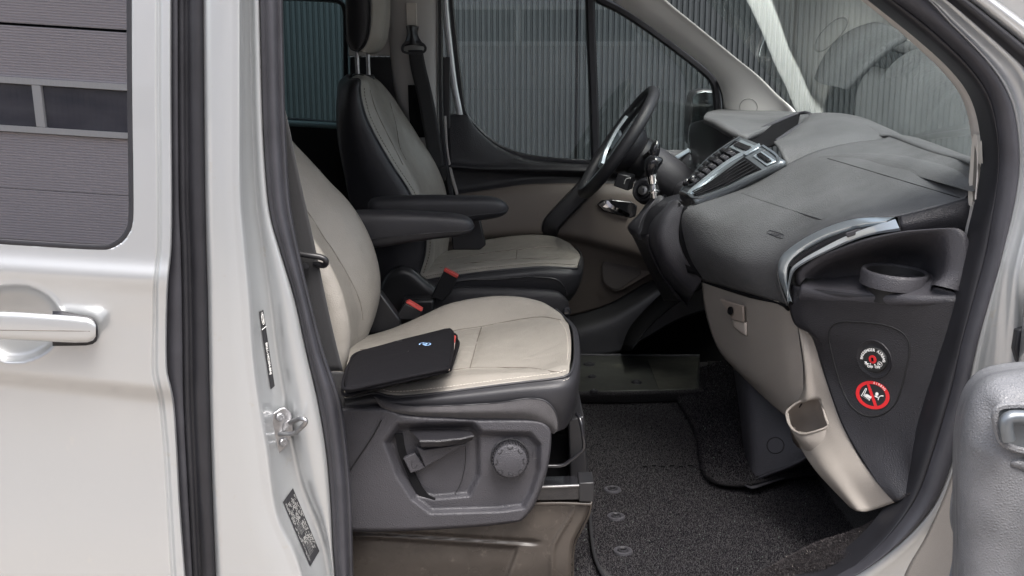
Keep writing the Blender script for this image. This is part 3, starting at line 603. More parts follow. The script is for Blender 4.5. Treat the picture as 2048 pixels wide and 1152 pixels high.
# ---- centre stack
cs = {}
def SP(u, v):
    "u: far edge (0) -> near edge (1); v: bottom (0) -> top (1); a slanted, slightly bowed panel"
    far = spl(pts([(1360,386,3.00),(1384,353,3.00),(1422,313,3.00),(1479,274,3.00)]), 21)
    near = spl(pts([(1388,399,2.785),(1445,380,2.785),(1510,350,2.785),(1571,322,2.785)]), 21)
    k = min(19, int(v*20)); f = v*20-k
    a = far[k].lerp(far[k+1], f); b = near[k].lerp(near[k+1], f)
    n = Vector((-.42,-.25,.87))
    return a.lerp(b, u) + n*(0.012*math.sin(math.pi*u))
SPC = {}
def SPn(u, v):
    e = 0.02; a = SP(min(1,u+e), v)-SP(max(0,u-e), v); b = SP(u, min(1,v+e))-SP(u, max(0,v-e)); n = a.cross(b).normalized()
    return n if n.z > 0 else -n
stack = grid('centre_stack', [[SP(i/16, j/20) + Vector((0,0,-.001)) for i in range(17)] for j in range(21)], M['satin_dark'], da, face=(-.4,-.3,1), solid=0.02)
def patch(name, u0, u1, v0, v1, h, mat, parent, bevel=0.0015, nu=3, nv=3, taper=0.0):
    "a raised or sunk block lying on the centre stack"
    c = [(u0+taper,v0),(u1-taper*.3,v0),(u1,v1),(u0,v1)]
    P = [SP(u, v) + SPn(u, v)*0.0005 for u, v in c]; nn = SPn((u0+u1)/2, (v0+v1)/2)
    return prism(name, P, nn*h, mat, parent, bevel=bevel)
patch('key_panel', .06, .46, .10, .92, 0.004, M['gloss'], stack)
for i, (v0, v1) in enumerate([(.16,.21),(.25,.31),(.335,.395),(.42,.48),(.505,.565),(.59,.65),(.675,.735)]):
    patch('key', .30, .44, v0, v1, 0.0085, M['plastic_mid'], stack)
    patch('key', .10, .18, v0, v1, 0.0085, M['plastic_smooth'], stack)
    if i % 2 == 0: patch('key', .20, .28, v0, v1+.02, 0.009, M['plastic_smooth'], stack)
for i, v in enumerate([.17,.275,.36,.445,.53,.615,.70]):
    p = SP(.37, v+.01)+SPn(.37, v)*0.0093; text('key_mark', ['1','2','3','4','5','6','M'][i], p, (-.05,-1,.0), (.8,0,.55), 0.011, M['grey_print'], stack)
for v, u in ((.20,.24),(.14,.12)):
    lathe('control_knob', SP(u, v)+SPn(u, v)*0.003, SPn(u, v), [(0.013,0),(0.013,.006),(0.0115,.009),(0.0,.0095)], M['gloss'], stack, n=20, cap=False)
patch('hazard_button', .20, .52, .82, .90, 0.008, M['gloss'], stack)
patch('button_surround', .16, .58, .78, .95, 0.005, M['satin'], stack)
patch('lock_button', .70, .92, .85, .90, 0.009, M['gloss'], stack)
patch('lock_button_trim', .66, .95, .82, .93, 0.003, M['satin'], stack)
text('lock_button_mark', 'Z', SP(.66,.955)+SPn(.66,.955)*.0011, (-.2,-1,0), (.8,0,.5), 0.009, M['white_print'], stack)
vent = patch('vent_opening', .58, .96, .03, .76, 0.0012, M['void'], stack, bevel=0, taper=0.24)
for k in range(5):
    u0 = .66+.06*k
    pa = [SP(u0 + .16*(1-v)*(.5) , v) + SPn(u0, v)*.003 for v in [.05+.68*i/12 for i in range(13)]]
    sweep('vent_slat', pa, [(-.0035,-.001),(-.0035,.0012),(.0035,.0028),(.0035,.0005)], M['plastic_smooth'], stack, n=20, ref=(-.4,-.25,.87))
sweep('stack_trim', [SP(u, v)+SPn(u, v)*.002 for u, v in [(.52,.99),(.50,.80),(.50,.6),(.52,.4),(.58,.2),(.66,.06),(.74,.0)]], [(-.0065,-.002),(-.005,.003),(.004,.004),(.0065,-.002)], M['satin'], stack, n=40, ref=(-.4,-.25,.87))
sweep('stack_trim', [SP(u, v)+SPn(u, v)*.001 for u, v in [(.55,1.0),(.85,.99),(.97,.93),(1.0,.82),(1.0,.5),(1.0,.2),(.97,.02),(.7,-.0),(.3,0),(.02,.02),(0,.2),(0,.5),(0,.8),(.02,1.0)]], [(-.004,-.003),(-.003,.002),(.003,.002),(.004,-.003)], M['satin_dark'], stack, n=80, ref=(-.4,-.25,.87))
# ---- lower centre console with gear lever shroud
surf('console_side', [pts([(1336,404,2.86),(1352,398,2.81),(1366,412,2.79)]), pts([(1300,450,2.86),(1325,440,2.80),(1360,440,2.79)]), pts([(1298,490,2.88),(1320,492,2.80),(1358,480,2.79)]), pts([(1330,560,2.92),(1345,545,2.82),(1372,520,2.79)]), pts([(1372,610,3.0),(1385,590,2.84),(1404,562,2.80)])], M['plastic_mid'], da, nu=24, nv=40)
surf('console_rim', [pts([(1262,462,3.0),(1290,420,2.97),(1330,396,2.94),(1358,388,2.9)]), pts([(1282,470,2.90),(1306,428,2.88),(1338,402,2.86),(1360,396,2.84)]), pts([(1300,470,2.86),(1318,436,2.84),(1345,408,2.83),(1364,402,2.80)])], M['plastic'], da, nu=24, nv=16)
surf('console_front', [pts([(1258,455,3.05),(1272,480,3.05),(1300,540,3.05),(1330,600,3.05)]), pts([(1282,470,2.92),(1292,490,2.90),(1320,545,2.90),(1360,600,2.92)]), pts([(1300,468,2.86),(1299,492,2.87),(1332,562,2.9),(1374,612,2.98)])], M['plastic'], da, nu=24, nv=16)
# side pocket of the console with cable clips
surf('console_pocket', [pts([(1357,404,2.795),(1358,480,2.795),(1375,545,2.795)]), pts([(1382,420,2.79),(1384,480,2.79),(1392,550,2.79)]), pts([(1408,436,2.785),(1404,500,2.785),(1404,558,2.785)])], M['void'], da, nu=16, nv=10)
for (x, y, rx) in ((1378,462,12),(1386,478,9),(1394,470,8)):
    tube('pocket_clip', [at(x+rx*math.cos(a), y+rx*1.6*math.sin(a), 2.775) for a in [k*math.pi/8-2.2 for k in range(10)]], 0.0025, M['gloss'], da, n=20, seg=6)
tube('pocket_clip', pts([(1400,462,2.772),(1404,470,2.77),(1402,488,2.772)]), 0.003, M['chrome'], da, n=10, seg=6)
# lower dash above glove box
surf('dash_lower_edge', [pts([(1404,561,2.80),(1496,587,2.52),(1560,605,2.38),(1576,612,2.31)]), pts([(1410,572,2.83),(1500,596,2.55),(1566,614,2.40),(1580,620,2.33)])], M['void'], da, nu=20, nv=4)
# ---- glove box and beige lower panel
gl0 = [(1403,562,2.80),(1450,574,2.66),(1510,591,2.50),(1560,604,2.38),(1592,615,2.33)]
gl1 = [(1408,610,2.80),(1455,625,2.66),(1515,646,2.50),(1566,664,2.38),(1600,676,2.33)]
gl2 = [(1420,660,2.79),(1466,680,2.65),(1524,706,2.49),(1574,728,2.37),(1608,740,2.32)]
gl3 = [(1436,698,2.77),(1480,738,2.64),(1536,772,2.48),(1584,800,2.36),(1612,812,2.31)]
gl4 = [(1452,720,2.79),(1500,768,2.66),(1550,815,2.49),(1590,845,2.37),(1618,855,2.33)]
gbx = surf('glove_box', [pts(gl0), pts(gl1), pts(gl2), pts(gl3), pts(gl4)], M['beige_plastic'], da, nu=40, nv=40, solid=0.006)
prism('latch_plate', [at(x,y,d) for x,y,d in [(1443,597,2.665),(1490,611,2.545),(1491,644,2.55),(1468,640,2.6)]], Vector((-.006,-.002,0)), pbr('taupe_latch_plate',(0.26,0.22,0.19),0.45), gbx, bevel=0.003)
lathe('lock_cylinder', at(1468,621,2.595)+Vector((-.008,-.003,0)), (-1,-.35,.15), [(0.010,0),(0.010,.004),(0.008,.0045),(0.0079,.001),(0,.001)], M['void'], gbx, n=20, cap=False)
surf('latch_hollow', [pts([(1464,640,2.61),(1478,643,2.58),(1491,645,2.55)]), pts([(1466,652,2.62),(1480,664,2.59),(1492,672,2.555)])], pbr('pale_latch_lip',(0.5,0.45,0.4),0.45), gbx, nu=8, nv=8)
tube('panel_gap', pts([(1592,615,2.325),(1600,676,2.325),(1608,740,2.315),(1606,800,2.30),(1590,822,2.33)]), 0.002, seamM, gbx, n=30, seg=6)
# beige side bolster running down to the sill
b0 = [(1594,615,2.33),(1600,650,2.33),(1608,720,2.32),(1606,780,2.31),(1578,838,2.36),(1590,875,2.34),(1630,940,2.22),(1700,1015,2.12)]
b1 = [(1606,640,2.29),(1612,668,2.29),(1624,730,2.27),(1632,790,2.26),(1640,830,2.24),(1660,880,2.20),(1700,950,2.12),(1745,1020,2.07)]
b2 = [(1612,668,2.27),(1622,672,2.27),(1645,740,2.25),(1665,800,2.22),(1690,862,2.18),(1715,910,2.13),(1752,962,2.07),(1789,1005,2.03)]
surf('lower_bolster', [pts(b0), [ (at(*a)*.45+at(*b)*.55)+Vector((-.012,-.012,0)) for a,b in zip(b0,b1)], pts(b1), pts(b2)], M['beige_plastic'], da, nu=60, nv=30, solid=0.005)
# open pocket in the bolster
pk = [(1573,826),(1582,815),(1600,803),(1625,798),(1640,800),(1652,838),(1656,852),(1640,860),(1608,868),(1590,862),(1578,848)]
pkd = [2.32,2.32,2.31,2.29,2.27,2.235,2.23,2.235,2.26,2.29,2.31]
ring = [at(p[0],p[1],d-.012) for p,d in zip(pk,pkd)]
cut([o for o in da.children if o.name.startswith('lower_bolster')][0], pk)
cut([o for o in da.children if o.name.startswith('glove_box')][0], pk)
cen = sum(ring, Vector())/len(ring)
inner = [cen.lerp(p,.9)+Vector((.02,.05,-.06)) for p in ring]
pock = grid('door_pocket', [ring, [cen.lerp(p,.97)+Vector((.004,.01,-.01)) for p in ring], inner, [cen.lerp(p,.05)+Vector((.02,.06,-.07)) for p in ring]], pbr('taupe_pocket_lining',(0.20,0.175,0.155),0.6), da, cu=True)
lw = [(1573,826,2.308),(1578,848,2.298),(1590,862,2.278),(1608,868,2.248),(1640,860,2.223),(1656,852,2.218)]
surf('pocket_front', [pts(lw), pts([(1576,842,2.315),(1583,862,2.296),(1597,878,2.268),(1618,886,2.236),(1650,880,2.212),(1672,870,2.205)]), pts([(1588,872,2.34),(1600,892,2.31),(1618,910,2.27),(1642,922,2.225),(1676,920,2.185),(1700,905,2.165)])], M['beige_plastic'], da, nu=30, nv=20)
tube('pocket_lip', ring, 0.0028, M['beige_plastic'], da, n=50, seg=8, cyc=True)
# ---- black end panel with airbag switch
e0 = [(1576,566,2.31),(1578,612,2.30),(1590,650,2.29),(1622,672,2.265),(1645,740,2.245),(1665,800,2.215),(1690,862,2.175),(1752,962,2.065),(1789,1005,2.025)]
e1 = [(1600,575,2.265),(1610,620,2.262),(1625,660,2.25),(1655,700,2.23),(1685,765,2.205),(1705,820,2.175),(1728,870,2.14),(1775,960,2.05),(1800,1000,2.015)]
e2 = [(1760,592,2.13),(1765,630,2.13),(1768,670,2.13),(1772,720,2.125),(1778,780,2.12),(1788,840,2.10),(1798,890,2.075),(1814,945,2.035),(1822,985,2.01)]
e3 = [(1905,598,2.045),(1903,640,2.045),(1899,680,2.045),(1893,720,2.045),(1884,780,2.04),(1872,840,2.035),(1860,880,2.025),(1842,930,2.012),(1828,975,2.0)]
e4 = [(1935,600,2.05),(1930,640,2.05),(1922,680,2.05),(1914,720,2.05),(1902,780,2.05),(1890,840,2.04),(1876,880,2.03),(1856,930,2.02),(1840,980,2.01)]
endp = surf('end_panel', [pts(e0), pts(e1), pts(e2), pts(e3), pts(e4)], M['plastic'], da, nu=60, nv=50, solid=0.004)
SPL = {}
def EP(px, py, lift=0.0):
    "point of the end panel behind a picture point (for the switch, sticker and groove)"
    import mathutils
    global _bvh
    try: _bvh
    except NameError:
        from mathutils.bvhtree import BVHTree
        me = endp.data; o = ORG[endp.name]
        _bvh = BVHTree.FromPolygons([v.co+o for v in me.vertices], [tuple(p.vertices) for p in me.polygons])
    h = _bvh.ray_cast(CAM, ray(px, py).normalized())
    n = h[1] if h[1].y < 0 else -h[1]
    return h[0] + n*lift, n
def eps(seq, lift): return [EP(x, y, lift)[0] for x, y in seq]
groove = [(1660,690),(1658,668),(1664,652),(1682,644),(1720,644),(1770,650),(1800,662),(1816,680),(1819,704),(1812,740),(1802,780),(1790,808),(1770,826),(1745,833),(1720,826),(1700,808),(1684,776),(1670,730)]
tube('panel_groove', eps(groove, 0.0004), 0.0016, seamM, endp, n=100, seg=6, cyc=True)
# switch
cS, nS = EP(1748, 718)
lathe('switch_recess', cS, nS, [(0.040,-.0015),(0.039,.0015),(0.034,.0005),(0.0295,-.001),(0.027,-.0015)], M['plastic'], endp, n=40, cap=False)
sw = lathe('airbag_switch', cS, nS, [(0.0258,-.006),(0.0258,.003),(0.0248,.0045),(0.0,.0046)], pbr('matte_black_switch',(0.016,0.017,0.018),0.45), da, n=40, cap=False, squash=1.18)
ux = (Vector((1,0,0)) - nS*nS.x).normalized(); 
# screen-right along the panel
ux = (EP(1768,718)[0]-EP(1728,718)[0]).normalized(); uy = nS.cross(ux).normalized()
if uy.z < 0: uy = -uy
def swp(a, b, h): return cS + ux*(a*1.15) + uy*(b*.93) + nS*h
def arc_text(body, r, a0, a1, size, h, mat, parent, c=(0,0), name='lettering'):
    n = len(body)
    for i, chh in enumerate(body):
        if chh == ' ': continue
        a = R(a0 + (a1-a0)*i/(n-1)); d = ux*math.cos(a)+uy*math.sin(a)
        text(name, chh, swp(c[0]+r*math.cos(a),c[1]+r*math.sin(a),h), uy*math.cos(a)-ux*math.sin(a) if False else (ux*math.sin(a)-uy*math.cos(a)), d, size, mat, parent, bold=0.0003)
arc_text('PASSENGER AIRBAG', .0215, 172, -8, .0078, .005, M['white_print'], sw)
text('lettering', 'OFF', swp(-.0075,-.0160,.005), ux*1.0-uy*.25, uy, .0072, M['white_print'], sw, bold=0.0003)
text('lettering', 'ON', swp(.0068,-.0172,.005), ux*1.0-uy*.1, uy, .0072, M['white_print'], sw, bold=0.0003)
lathe('red_centre', swp(0,.0005,.0046), nS, [(0.0085,0),(0.0085,.0008),(0,.0009)], M['red_print'], sw, n=24, cap=False)
kb = basis(ux, uy)
box('key_slot', swp(0,.0005,.0058), (.0048,.0075,.001), M['void'], sw, rot=kb, bevel=0)
for a, b in ((-.006,-.0095),(.0025,-.0115)): lathe('dot', swp(a,b,.0046), nS, [(0.0015,0),(0.0015,.0005),(0,.0005)], M['white_print'], sw, n=10, cap=False)
lathe('on_symbol', swp(.0125,-.0105,.0046), nS, [(0.0055,0),(0.0055,.0004),(0.0046,.0004),(0.0046,0)], M['white_print'], sw, n=20, cap=False)
for p, q in (((.010,-.0085),(.0145,-.0125)), ((.0105,-.0115),(.013,-.0092))): tube('on_symbol', [swp(*p,.005), swp(*q,.005)], .0006, M['white_print'], sw, n=3, seg=5)
for p, q in (((-.0165,-.0045),(-.0105,-.0105)), ((-.017,-.0095),(-.0125,-.005)), ((-.0125,-.0115),(-.0095,-.0085)), ((-.0145,-.0065),(-.0145,-.012))): tube('off_symbol', [swp(*p,.005), swp(*q,.005)], .0008, M['white_print'], sw, n=3, seg=5)
# sticker
cT, nT = EP(1746, 790)
stk = lathe('airbag_sticker', cT, nT, [(0.0290,-.001),(0.0290,.0016),(0.0,.0017)], pbr('black_sticker',(0.02,0.02,0.022),0.35), da, n=48, cap=False, squash=1.36)
vx = (EP(1766,793)[0]-EP(1726,787)[0]).normalized(); vy = nT.cross(vx).normalized()
if vy.z < 0: vy = -vy
def stp(a, b, h): return cT + vx*(a*1.08) + vy*(b*.79) + nT*h
def flat(name, outline, h, mat, parent, f=stp, th=0.0003):
    P = [f(a, b, h) for a, b in outline]; return prism(name, P, (f(0,0,1)-f(0,0,0))*th, mat, parent, bevel=0)
ringo = [( .0365*math.cos(k*math.pi/24), .0365*math.sin(k*math.pi/24)) for k in range(48)]
V = []; F = []
for rr, hh in ((.0362,.0018),(.0362,.0022),(.0285,.0022),(.0285,.0018)):
    for k in range(48): V.append(stp(rr*math.cos(k*math.pi/24), rr*math.sin(k*math.pi/24), hh))
for i in range(3):
    for k in range(48): F.append((i*48+k, i*48+(k+1) % 48, (i+1)*48+(k+1) % 48, (i+1)*48+k))
obj('red_ring', V, F, M['red_print'], stk, sharp=30)
flat('red_bar', [(-.013,.0275),(-.0075,.0290),(.011,-.0268),(.0045,-.0287)], .0019, M['red_print'], stk)
flat('seat_symbol', [(-.0245,-.006),(-.0155,.0150),(-.0135,.0158),(-.0120,.0135),(-.0175,-.0035),(-.0045,-.0130),(-.0065,-.0160)], .0020, M['white_print'], stk)
flat('seat_symbol', [(-.0225,-.0060),(-.0142,.0138),(-.0135,.0130),(-.0195,-.0045),(-.0065,-.0140),(-.0072,-.0150)], .00235, pbr('black_print',(0.02,0.02,0.022),0.4), stk)
flat('child_symbol', [(-.0165,-.0015),(-.0110,.0008),(-.0010,-.0050),(-.0035,-.0105),(-.0140,-.0060)], .0024, M['white_print'], stk)
lathe('child_head', stp(.0095,.0045,.0018), nT, [(0.0035,0),(0.0035,.0006),(0,.0006)], M['white_print'], stk, n=16, cap=False)
flat('child_symbol', [(.0055,.0005),(.0100,-.0005),(.0130,-.0045),(.0095,-.0050),(.0050,-.0028)], .0024, M['white_print'], stk)
tube('airbag_symbol', [stp(.0235,.0020,.0022), stp(.0180,.0010,.0022), stp(.0140,-.0035,.0022), stp(.0125,-.0105,.0022)], .0011, M['white_print'], stk, n=16, seg=6)
for i, chh in enumerate('AIRBAG'):
    a = R(84-i*9.4); d = vx*math.cos(a)+vy*math.sin(a)
    text('lettering', chh, stp(.0323*math.cos(a), .0323*math.sin(a), .0024), vx*math.sin(a)-vy*math.cos(a), d, .0068, M['white_print'], stk)
# ---- right vent with silver frame
vent_d = [2.30,2.295,2.25,2.20,2.145]
vo = pts([(1576,604,2.298),(1557,548,2.294),(1566,508,2.290),(1632,464,2.242),(1708,438,2.192),(1794,434,2.142)])
vi = pts([(1584,604,2.285),(1573,560,2.28),(1582,520,2.265),(1640,480,2.225),(1715,455,2.175),(1770,446,2.14)])
A = spl(vo, 60); Bv = spl(vi, 60); nrmv = Vector((-.45,-.75,.5)).normalized()
grid('vent_frame_upper', [A, [a.lerp(b,.15)+nrmv*.004 for a,b in zip(A,Bv)], [a.lerp(b,.8)+nrmv*.005 for a,b in zip(A,Bv)], Bv, [b-nrmv*.012 for b in Bv]], M['satin'], da, sharp=50)
lo0 = pts([(1577,606,2.285),(1580,570,2.275),(1594,537,2.255),(1670,497,2.20),(1735,472,2.16),(1801,461,2.125)])
lo1_ = pts([(1575,604,2.282),(1577,566,2.277),(1588,532,2.259),(1660,488,2.206),(1722,460,2.166),(1790,437,2.135)])
A = spl(lo0, 60); Bv = spl(lo1_, 60)
grid('vent_frame_lower', [A, [a.lerp(b,.12)+nrmv*.006 for a,b in zip(A,Bv)], [a.lerp(b,.85)+nrmv*.005 for a,b in zip(A,Bv)], Bv, [b-nrmv*.012 for b in Bv]], M['satin'], da, sharp=50)
surf('vent_opening', [[p-nrmv*.011 for p in vi], [p-nrmv*.013 for p in lo1_]], M['void'], da, nu=30, nv=4)
for k in (0.35, 0.68): sweep('vent_slat', [a.lerp(b,k)-nrmv*.006 for a,b in zip(spl(vi,12)[3:11], spl(lo1_,12)[3:11])], [(-.004,-.001),(-.004,.001),(.004,.001),(.004,-.001)], M['plastic_smooth'], da, n=20, ref=nrmv)
prism('vent_thumbwheel', pts([(1690,466),(1720,457),(1724,466),(1694,476)], 2.168), (0.004,.008,0), M['plastic_mid'], da, bevel=0.002)
# ---- end face and cup holder tray
surf('dash_end', [pts([(1797,432,2.143),(1862,416,2.128),(1925,398,2.118),(1945,392,2.115)]), pts([(1800,450,2.130),(1862,440,2.118),(1922,430,2.108),(1945,428,2.108)]), pts([(1803,470,2.135),(1862,466,2.125),(1920,462,2.115),(1945,462,2.115)])], M['plastic'], da, nu=20, nv=10)
tube('panel_gap', pts([(1796,432,2.140),(1801,462,2.125),(1806,470,2.13)]), 0.0015, seamM, da, n=12, seg=6)
# tray: rim (front wall facing the doorway), hollow and floor
tr_o = [(1600,570,2.27),(1598,545,2.262),(1625,518,2.24),(1668,501,2.20),(1735,478,2.15),(1800,464,2.115),(1862,458,2.085),(1912,456,2.06),(1930,466,2.05),(1938,486,2.045),(1934,540,2.04),(1925,585,2.04)]
tr_i = [(1612,556,2.262),(1612,550,2.26),(1640,528,2.235),(1680,512,2.205),(1745,492,2.16),(1805,476,2.125),(1855,470,2.10),(1880,472,2.085),(1890,484,2.075),(1893,505,2.07),(1890,545,2.065),(1868,570,2.06)]
tr_b = [(1640,560,2.30),(1645,554,2.30),(1668,540,2.29),(1705,528,2.28),(1765,515,2.25),(1810,508,2.23),(1840,510,2.21),(1856,516,2.19),(1864,526,2.17),(1868,540,2.15),(1868,556,2.12),(1862,571,2.08)]
A, Bv, Cv = spl(pts(tr_o),60), spl(pts(tr_i),60), spl(pts(tr_b),60)
nt_ = Vector((-.3,-.8,.45)).normalized()
grid('cup_tray_rim', [[a+Vector((0,.03,-.005)) for a in A], A, [a.lerp(b,.3)+nt_*.004 for a,b in zip(A,Bv)], [a.lerp(b,.75)+nt_*.004 for a,b in zip(A,Bv)], Bv, [a.lerp(b,.45)+Vector((.004,.004,0)) for a,b in zip(Bv,Cv)], Cv, [p+Vector((.0,.0,-.045)) for p in Cv]], M['plastic_mid'], da)
# tray floor and its rolled front edge
fl = [pts([(1612,554,2.32),(1660,548,2.32),(1740,535,2.31),(1820,530,2.27),(1878,540,2.19)]), pts([(1606,566,2.27),(1660,570,2.25),(1740,566,2.20),(1820,566,2.15),(1868,571,2.09)]), pts([(1601,574,2.26),(1660,582,2.215),(1740,584,2.15),(1830,590,2.085),(1925,590,2.043)]), pts([(1598,590,2.262),(1660,600,2.212),(1740,604,2.146),(1830,606,2.08),(1920,604,2.04)]), pts([(1597,604,2.275),(1660,612,2.225),(1740,618,2.158),(1830,616,2.09),(1920,612,2.05)])]
surf('cup_tray_floor', fl, M['plastic_mid'], da, nu=50, nv=40)
cR = at(1790,550,2.165)
ringp = [(0.067,-.020),(0.066,.005),(0.064,.009),(0.061,.0105),(0.058,.009),(0.0565,.006)]
lathe('cup_ring', cR, (.05,-.05,1), ringp, M['plastic_mid'], da, n=56, cap=False, squash=1.0)
lathe('cup_well', cR, (.05,-.05,1), [(0.0565,.0062),(0.055,.002),(0.053,-.05),(0.0,-.052)], pbr('shaded_cup_well',(0.012,0.012,0.013),0.6), da, n=56, cap=False)  # well coloured near-black for the shade deep inside it
# groove and airbag mark on the upper pad
from mathutils.bvhtree import BVHTree
up_o = [o for o in da.children if o.name.startswith('upper_pad')][0]
bv2 = BVHTree.FromPolygons([v.co+ORG[up_o.name] for v in up_o.data.vertices], [tuple(p.vertices) for p in up_o.data.polygons])
def UP(px, py, lift=0.0):
    h = bv2.ray_cast(CAM, ray(px, py).normalized()); n = h[1] if h[1].dot(ray(px,py)) < 0 else -h[1]
    return h[0]+n*lift, n
tube('panel_gap', [UP(x,y,.0)[0] for x,y in [(1655,317),(1700,330),(1760,348),(1830,369),(1880,384),(1920,396)]], 0.0011, seamM, da, n=40, seg=6)
rid = [UP(x,y,.0)[0] for x,y in [(1640,312),(1690,310),(1750,313),(1820,325),(1870,337),(1905,346)]]
rid.append(rid[-1]+(rid[-1]-rid[-2])*1.0); rid.append(rid[-1]+(rid[-1]-rid[-2])*1.0)
sweep('pad_ridge', rid, [(-.040,-.005),(-.026,.0003),(-.012,.0038),(.002,.0052),(.014,.0040),(.028,.0003),(.040,-.005)], dark_top, da, n=50, ref=UP(1750,313)[1], sharp=80, scale=lambda t: .35+.65*sstep(t/.35))
sweep('pad_crease', [UP(x,y,-.001)[0] for x,y in [(1484,385),(1520,398),(1560,411),(1600,424),(1645,438)]], [(-.005,-.003),(-.003,.002),(.003,.002),(.005,-.003)], dark_top, da, n=30, ref=UP(1560,411)[1])
pA, nA = UP(1552,470,.0008)
text('airbag_mark', 'AIRBAG', pA, (UP(1570,473)[0]-UP(1534,467)[0]), nA.cross(UP(1570,473)[0]-UP(1534,467)[0]), 0.0125, M['plastic_mid'], da)
mk = [UP(x,y,.0006)[0] for x,y in [(1534,466),(1538,461),(1566,469),(1564,477),(1534,466)]]
tube('airbag_mark_frame', mk, 0.0007, M['plastic_mid'], da, n=30, seg=5)
# ---------------------------------------------------------------- passenger seat
ps = thing('captain_chair', 'near ivory and charcoal leather front seat with a wallet lying on it', 'car seat', (-0.1, 2.38, 0.48))
def pucker(lines, depth=0.006, width=9.0, wr=0.0012, seed=0.0):
    "surface function: sinks the leather into its seams and adds small wrinkles"
    def f(p, u, v):
        x, y = proj(p); d = 1e9
        for L in lines:
            for (x1, y1), (x2, y2) in zip(L, L[1:]):
                q = (x2-x1)**2+(y2-y1)**2; t = max(0, min(1, ((x-x1)*(x2-x1)+(y-y1)*(y2-y1))/q)); d = min(d, math.hypot(x-x1-t*(x2-x1), y-y1-t*(y2-y1)))
        g = math.exp(-(d/width)**1.3); nz = noise.noise(p*38+Vector((seed,0,0)))+.6*noise.noise(p*90)
        dirn = (CAM-p).normalized()*.6+Vector((0,0,.5))
        return p + dirn*(-depth*g + wr*nz*(.5+g))
    return f
def withY(v, Y): return Vector((v.x, Y, v.z))
cA = [(600,806,2.08),(688,797,2.08),(746,784,2.08),(786,792,2.08),(864,786,2.075),(950,775,2.075),(1037,764,2.075),(1112,755,2.08),(1137,747,2.09)]
cB = [(600,790,2.12),(690,778,2.12),(750,765,2.12),(800,764,2.12),(870,759,2.115),(950,750,2.115),(1040,741,2.115),(1112,738,2.12),(1139,728,2.13)]
cC = [(600,772,2.19),(700,758,2.19),(760,750,2.19),(820,747,2.19),(880,742,2.19),(945,737,2.19),(1040,731,2.19),(1115,722,2.19),(1141,712,2.19)]
cD = [(600,735,2.38),(700,716,2.38),(760,708,2.38),(830,702,2.38),(900,695,2.38),(960,689,2.38),(1050,680,2.38),(1120,674,2.36),(1142,680,2.33)]
cE = [(600,712,2.54),(720,684,2.54),(800,670,2.54),(880,661,2.54),(963,653,2.54),(1037,639,2.54),(1095,634,2.52),(1124,640,2.48),(1138,655,2.43)]
cF = [(600,700,2.64),(733,673,2.64),(794,654,2.64),(838,634,2.64),(885,612,2.64),(935,599,2.64),(985,593,2.64),(1040,593,2.63),(1082,603,2.61),(1112,620,2.57),(1131,643,2.48)]
def resz(a, n=11): return spl(pts(a), n)
cush = surf('cushion', [resz(cA), resz(cB), resz(cC), resz(cD), resz(cE), resz(cF), [v+Vector((0,.03,-.05)) for v in resz(cF)]], M['leather'], ps, nu=120, nv=90, solid=0.004, fn=pucker([[(720,700),(800,690),(870,672),(909,661),(963,653),(1037,639),(1085,634),(1122,640)],[(963,654),(955,680),(947,710),(940,735)],[(800,750),(850,746),(900,741),(940,736),(1000,735),(1060,736),(1100,742),(1125,745)]]))
bvc = BVHTree.FromPolygons([v.co+ORG[cush.name] for v in cush.data.vertices], [tuple(p.vertices) for p in cush.data.polygons])
def seam(name, seq, r, mat, parent, bv, lift=0.0, n=60):
    P = [onto(bv, x, y, lift)[0] for x, y in seq]; P = [p for p in P if p is not None]
    return tube(name, P, r, mat, parent, n=n, seg=6)
def stitches(name, path, mat, parent, step=0.0065, ln=0.0042, r=0.0006):
    "row of little threads as one part"
    D = spl(path, 200); acc = 0; V = []; F = []; last = D[0]; L = sum((b-a).length for a, b in zip(D, D[1:])); n = int(L/step); E = resample(D, n*3)
    for i in range(n-1):
        a, b = E[3*i], E[3*i+2]; t = (b-a).normalized(); s = t.cross(Vector((0.2,-1,.3))).normalized(); u = t.cross(s); k = len(V)
        for q in (a, b):
            V += [q+s*r, q+u*r, q-s*r, q-u*r]
        F += [(k,k+1,k+5,k+4),(k+1,k+2,k+6,k+5),(k+2,k+3,k+7,k+6),(k+3,k,k+4,k+7),(k,k+1,k+2,k+3),(k+4,k+5,k+6,k+7)]
    o = obj(name, V, F, mat, parent, smooth=False); o['kind'] = 'stuff'; return o
seam('cushion_seam', [(720,700),(800,690),(870,672),(909,661),(963,653),(1037,639),(1085,634),(1122,640)], 0.0012, M['seam'], cush, bvc)
seam('cushion_seam', [(963,654),(955,680),(947,710),(940,735)], 0.0013, M['seam'], cush, bvc)
seam('cushion_seam', [(850,746),(900,741),(940,736),(1000,735),(1060,736),(1100,742),(1125,745)], 0.0012, M['seam'], cush, bvc)
stitches('top_stitching', [at(x,y-9,2.078) for x,y,_ in cA[1:]], M['stitch'], cush)
stitches('top_stitching', [onto(bvc,x,y,.0008)[0] for x,y in [(1131,742),(1135,715),(1136,690),(1131,660),(1118,640)]], M['stitch'], cush)
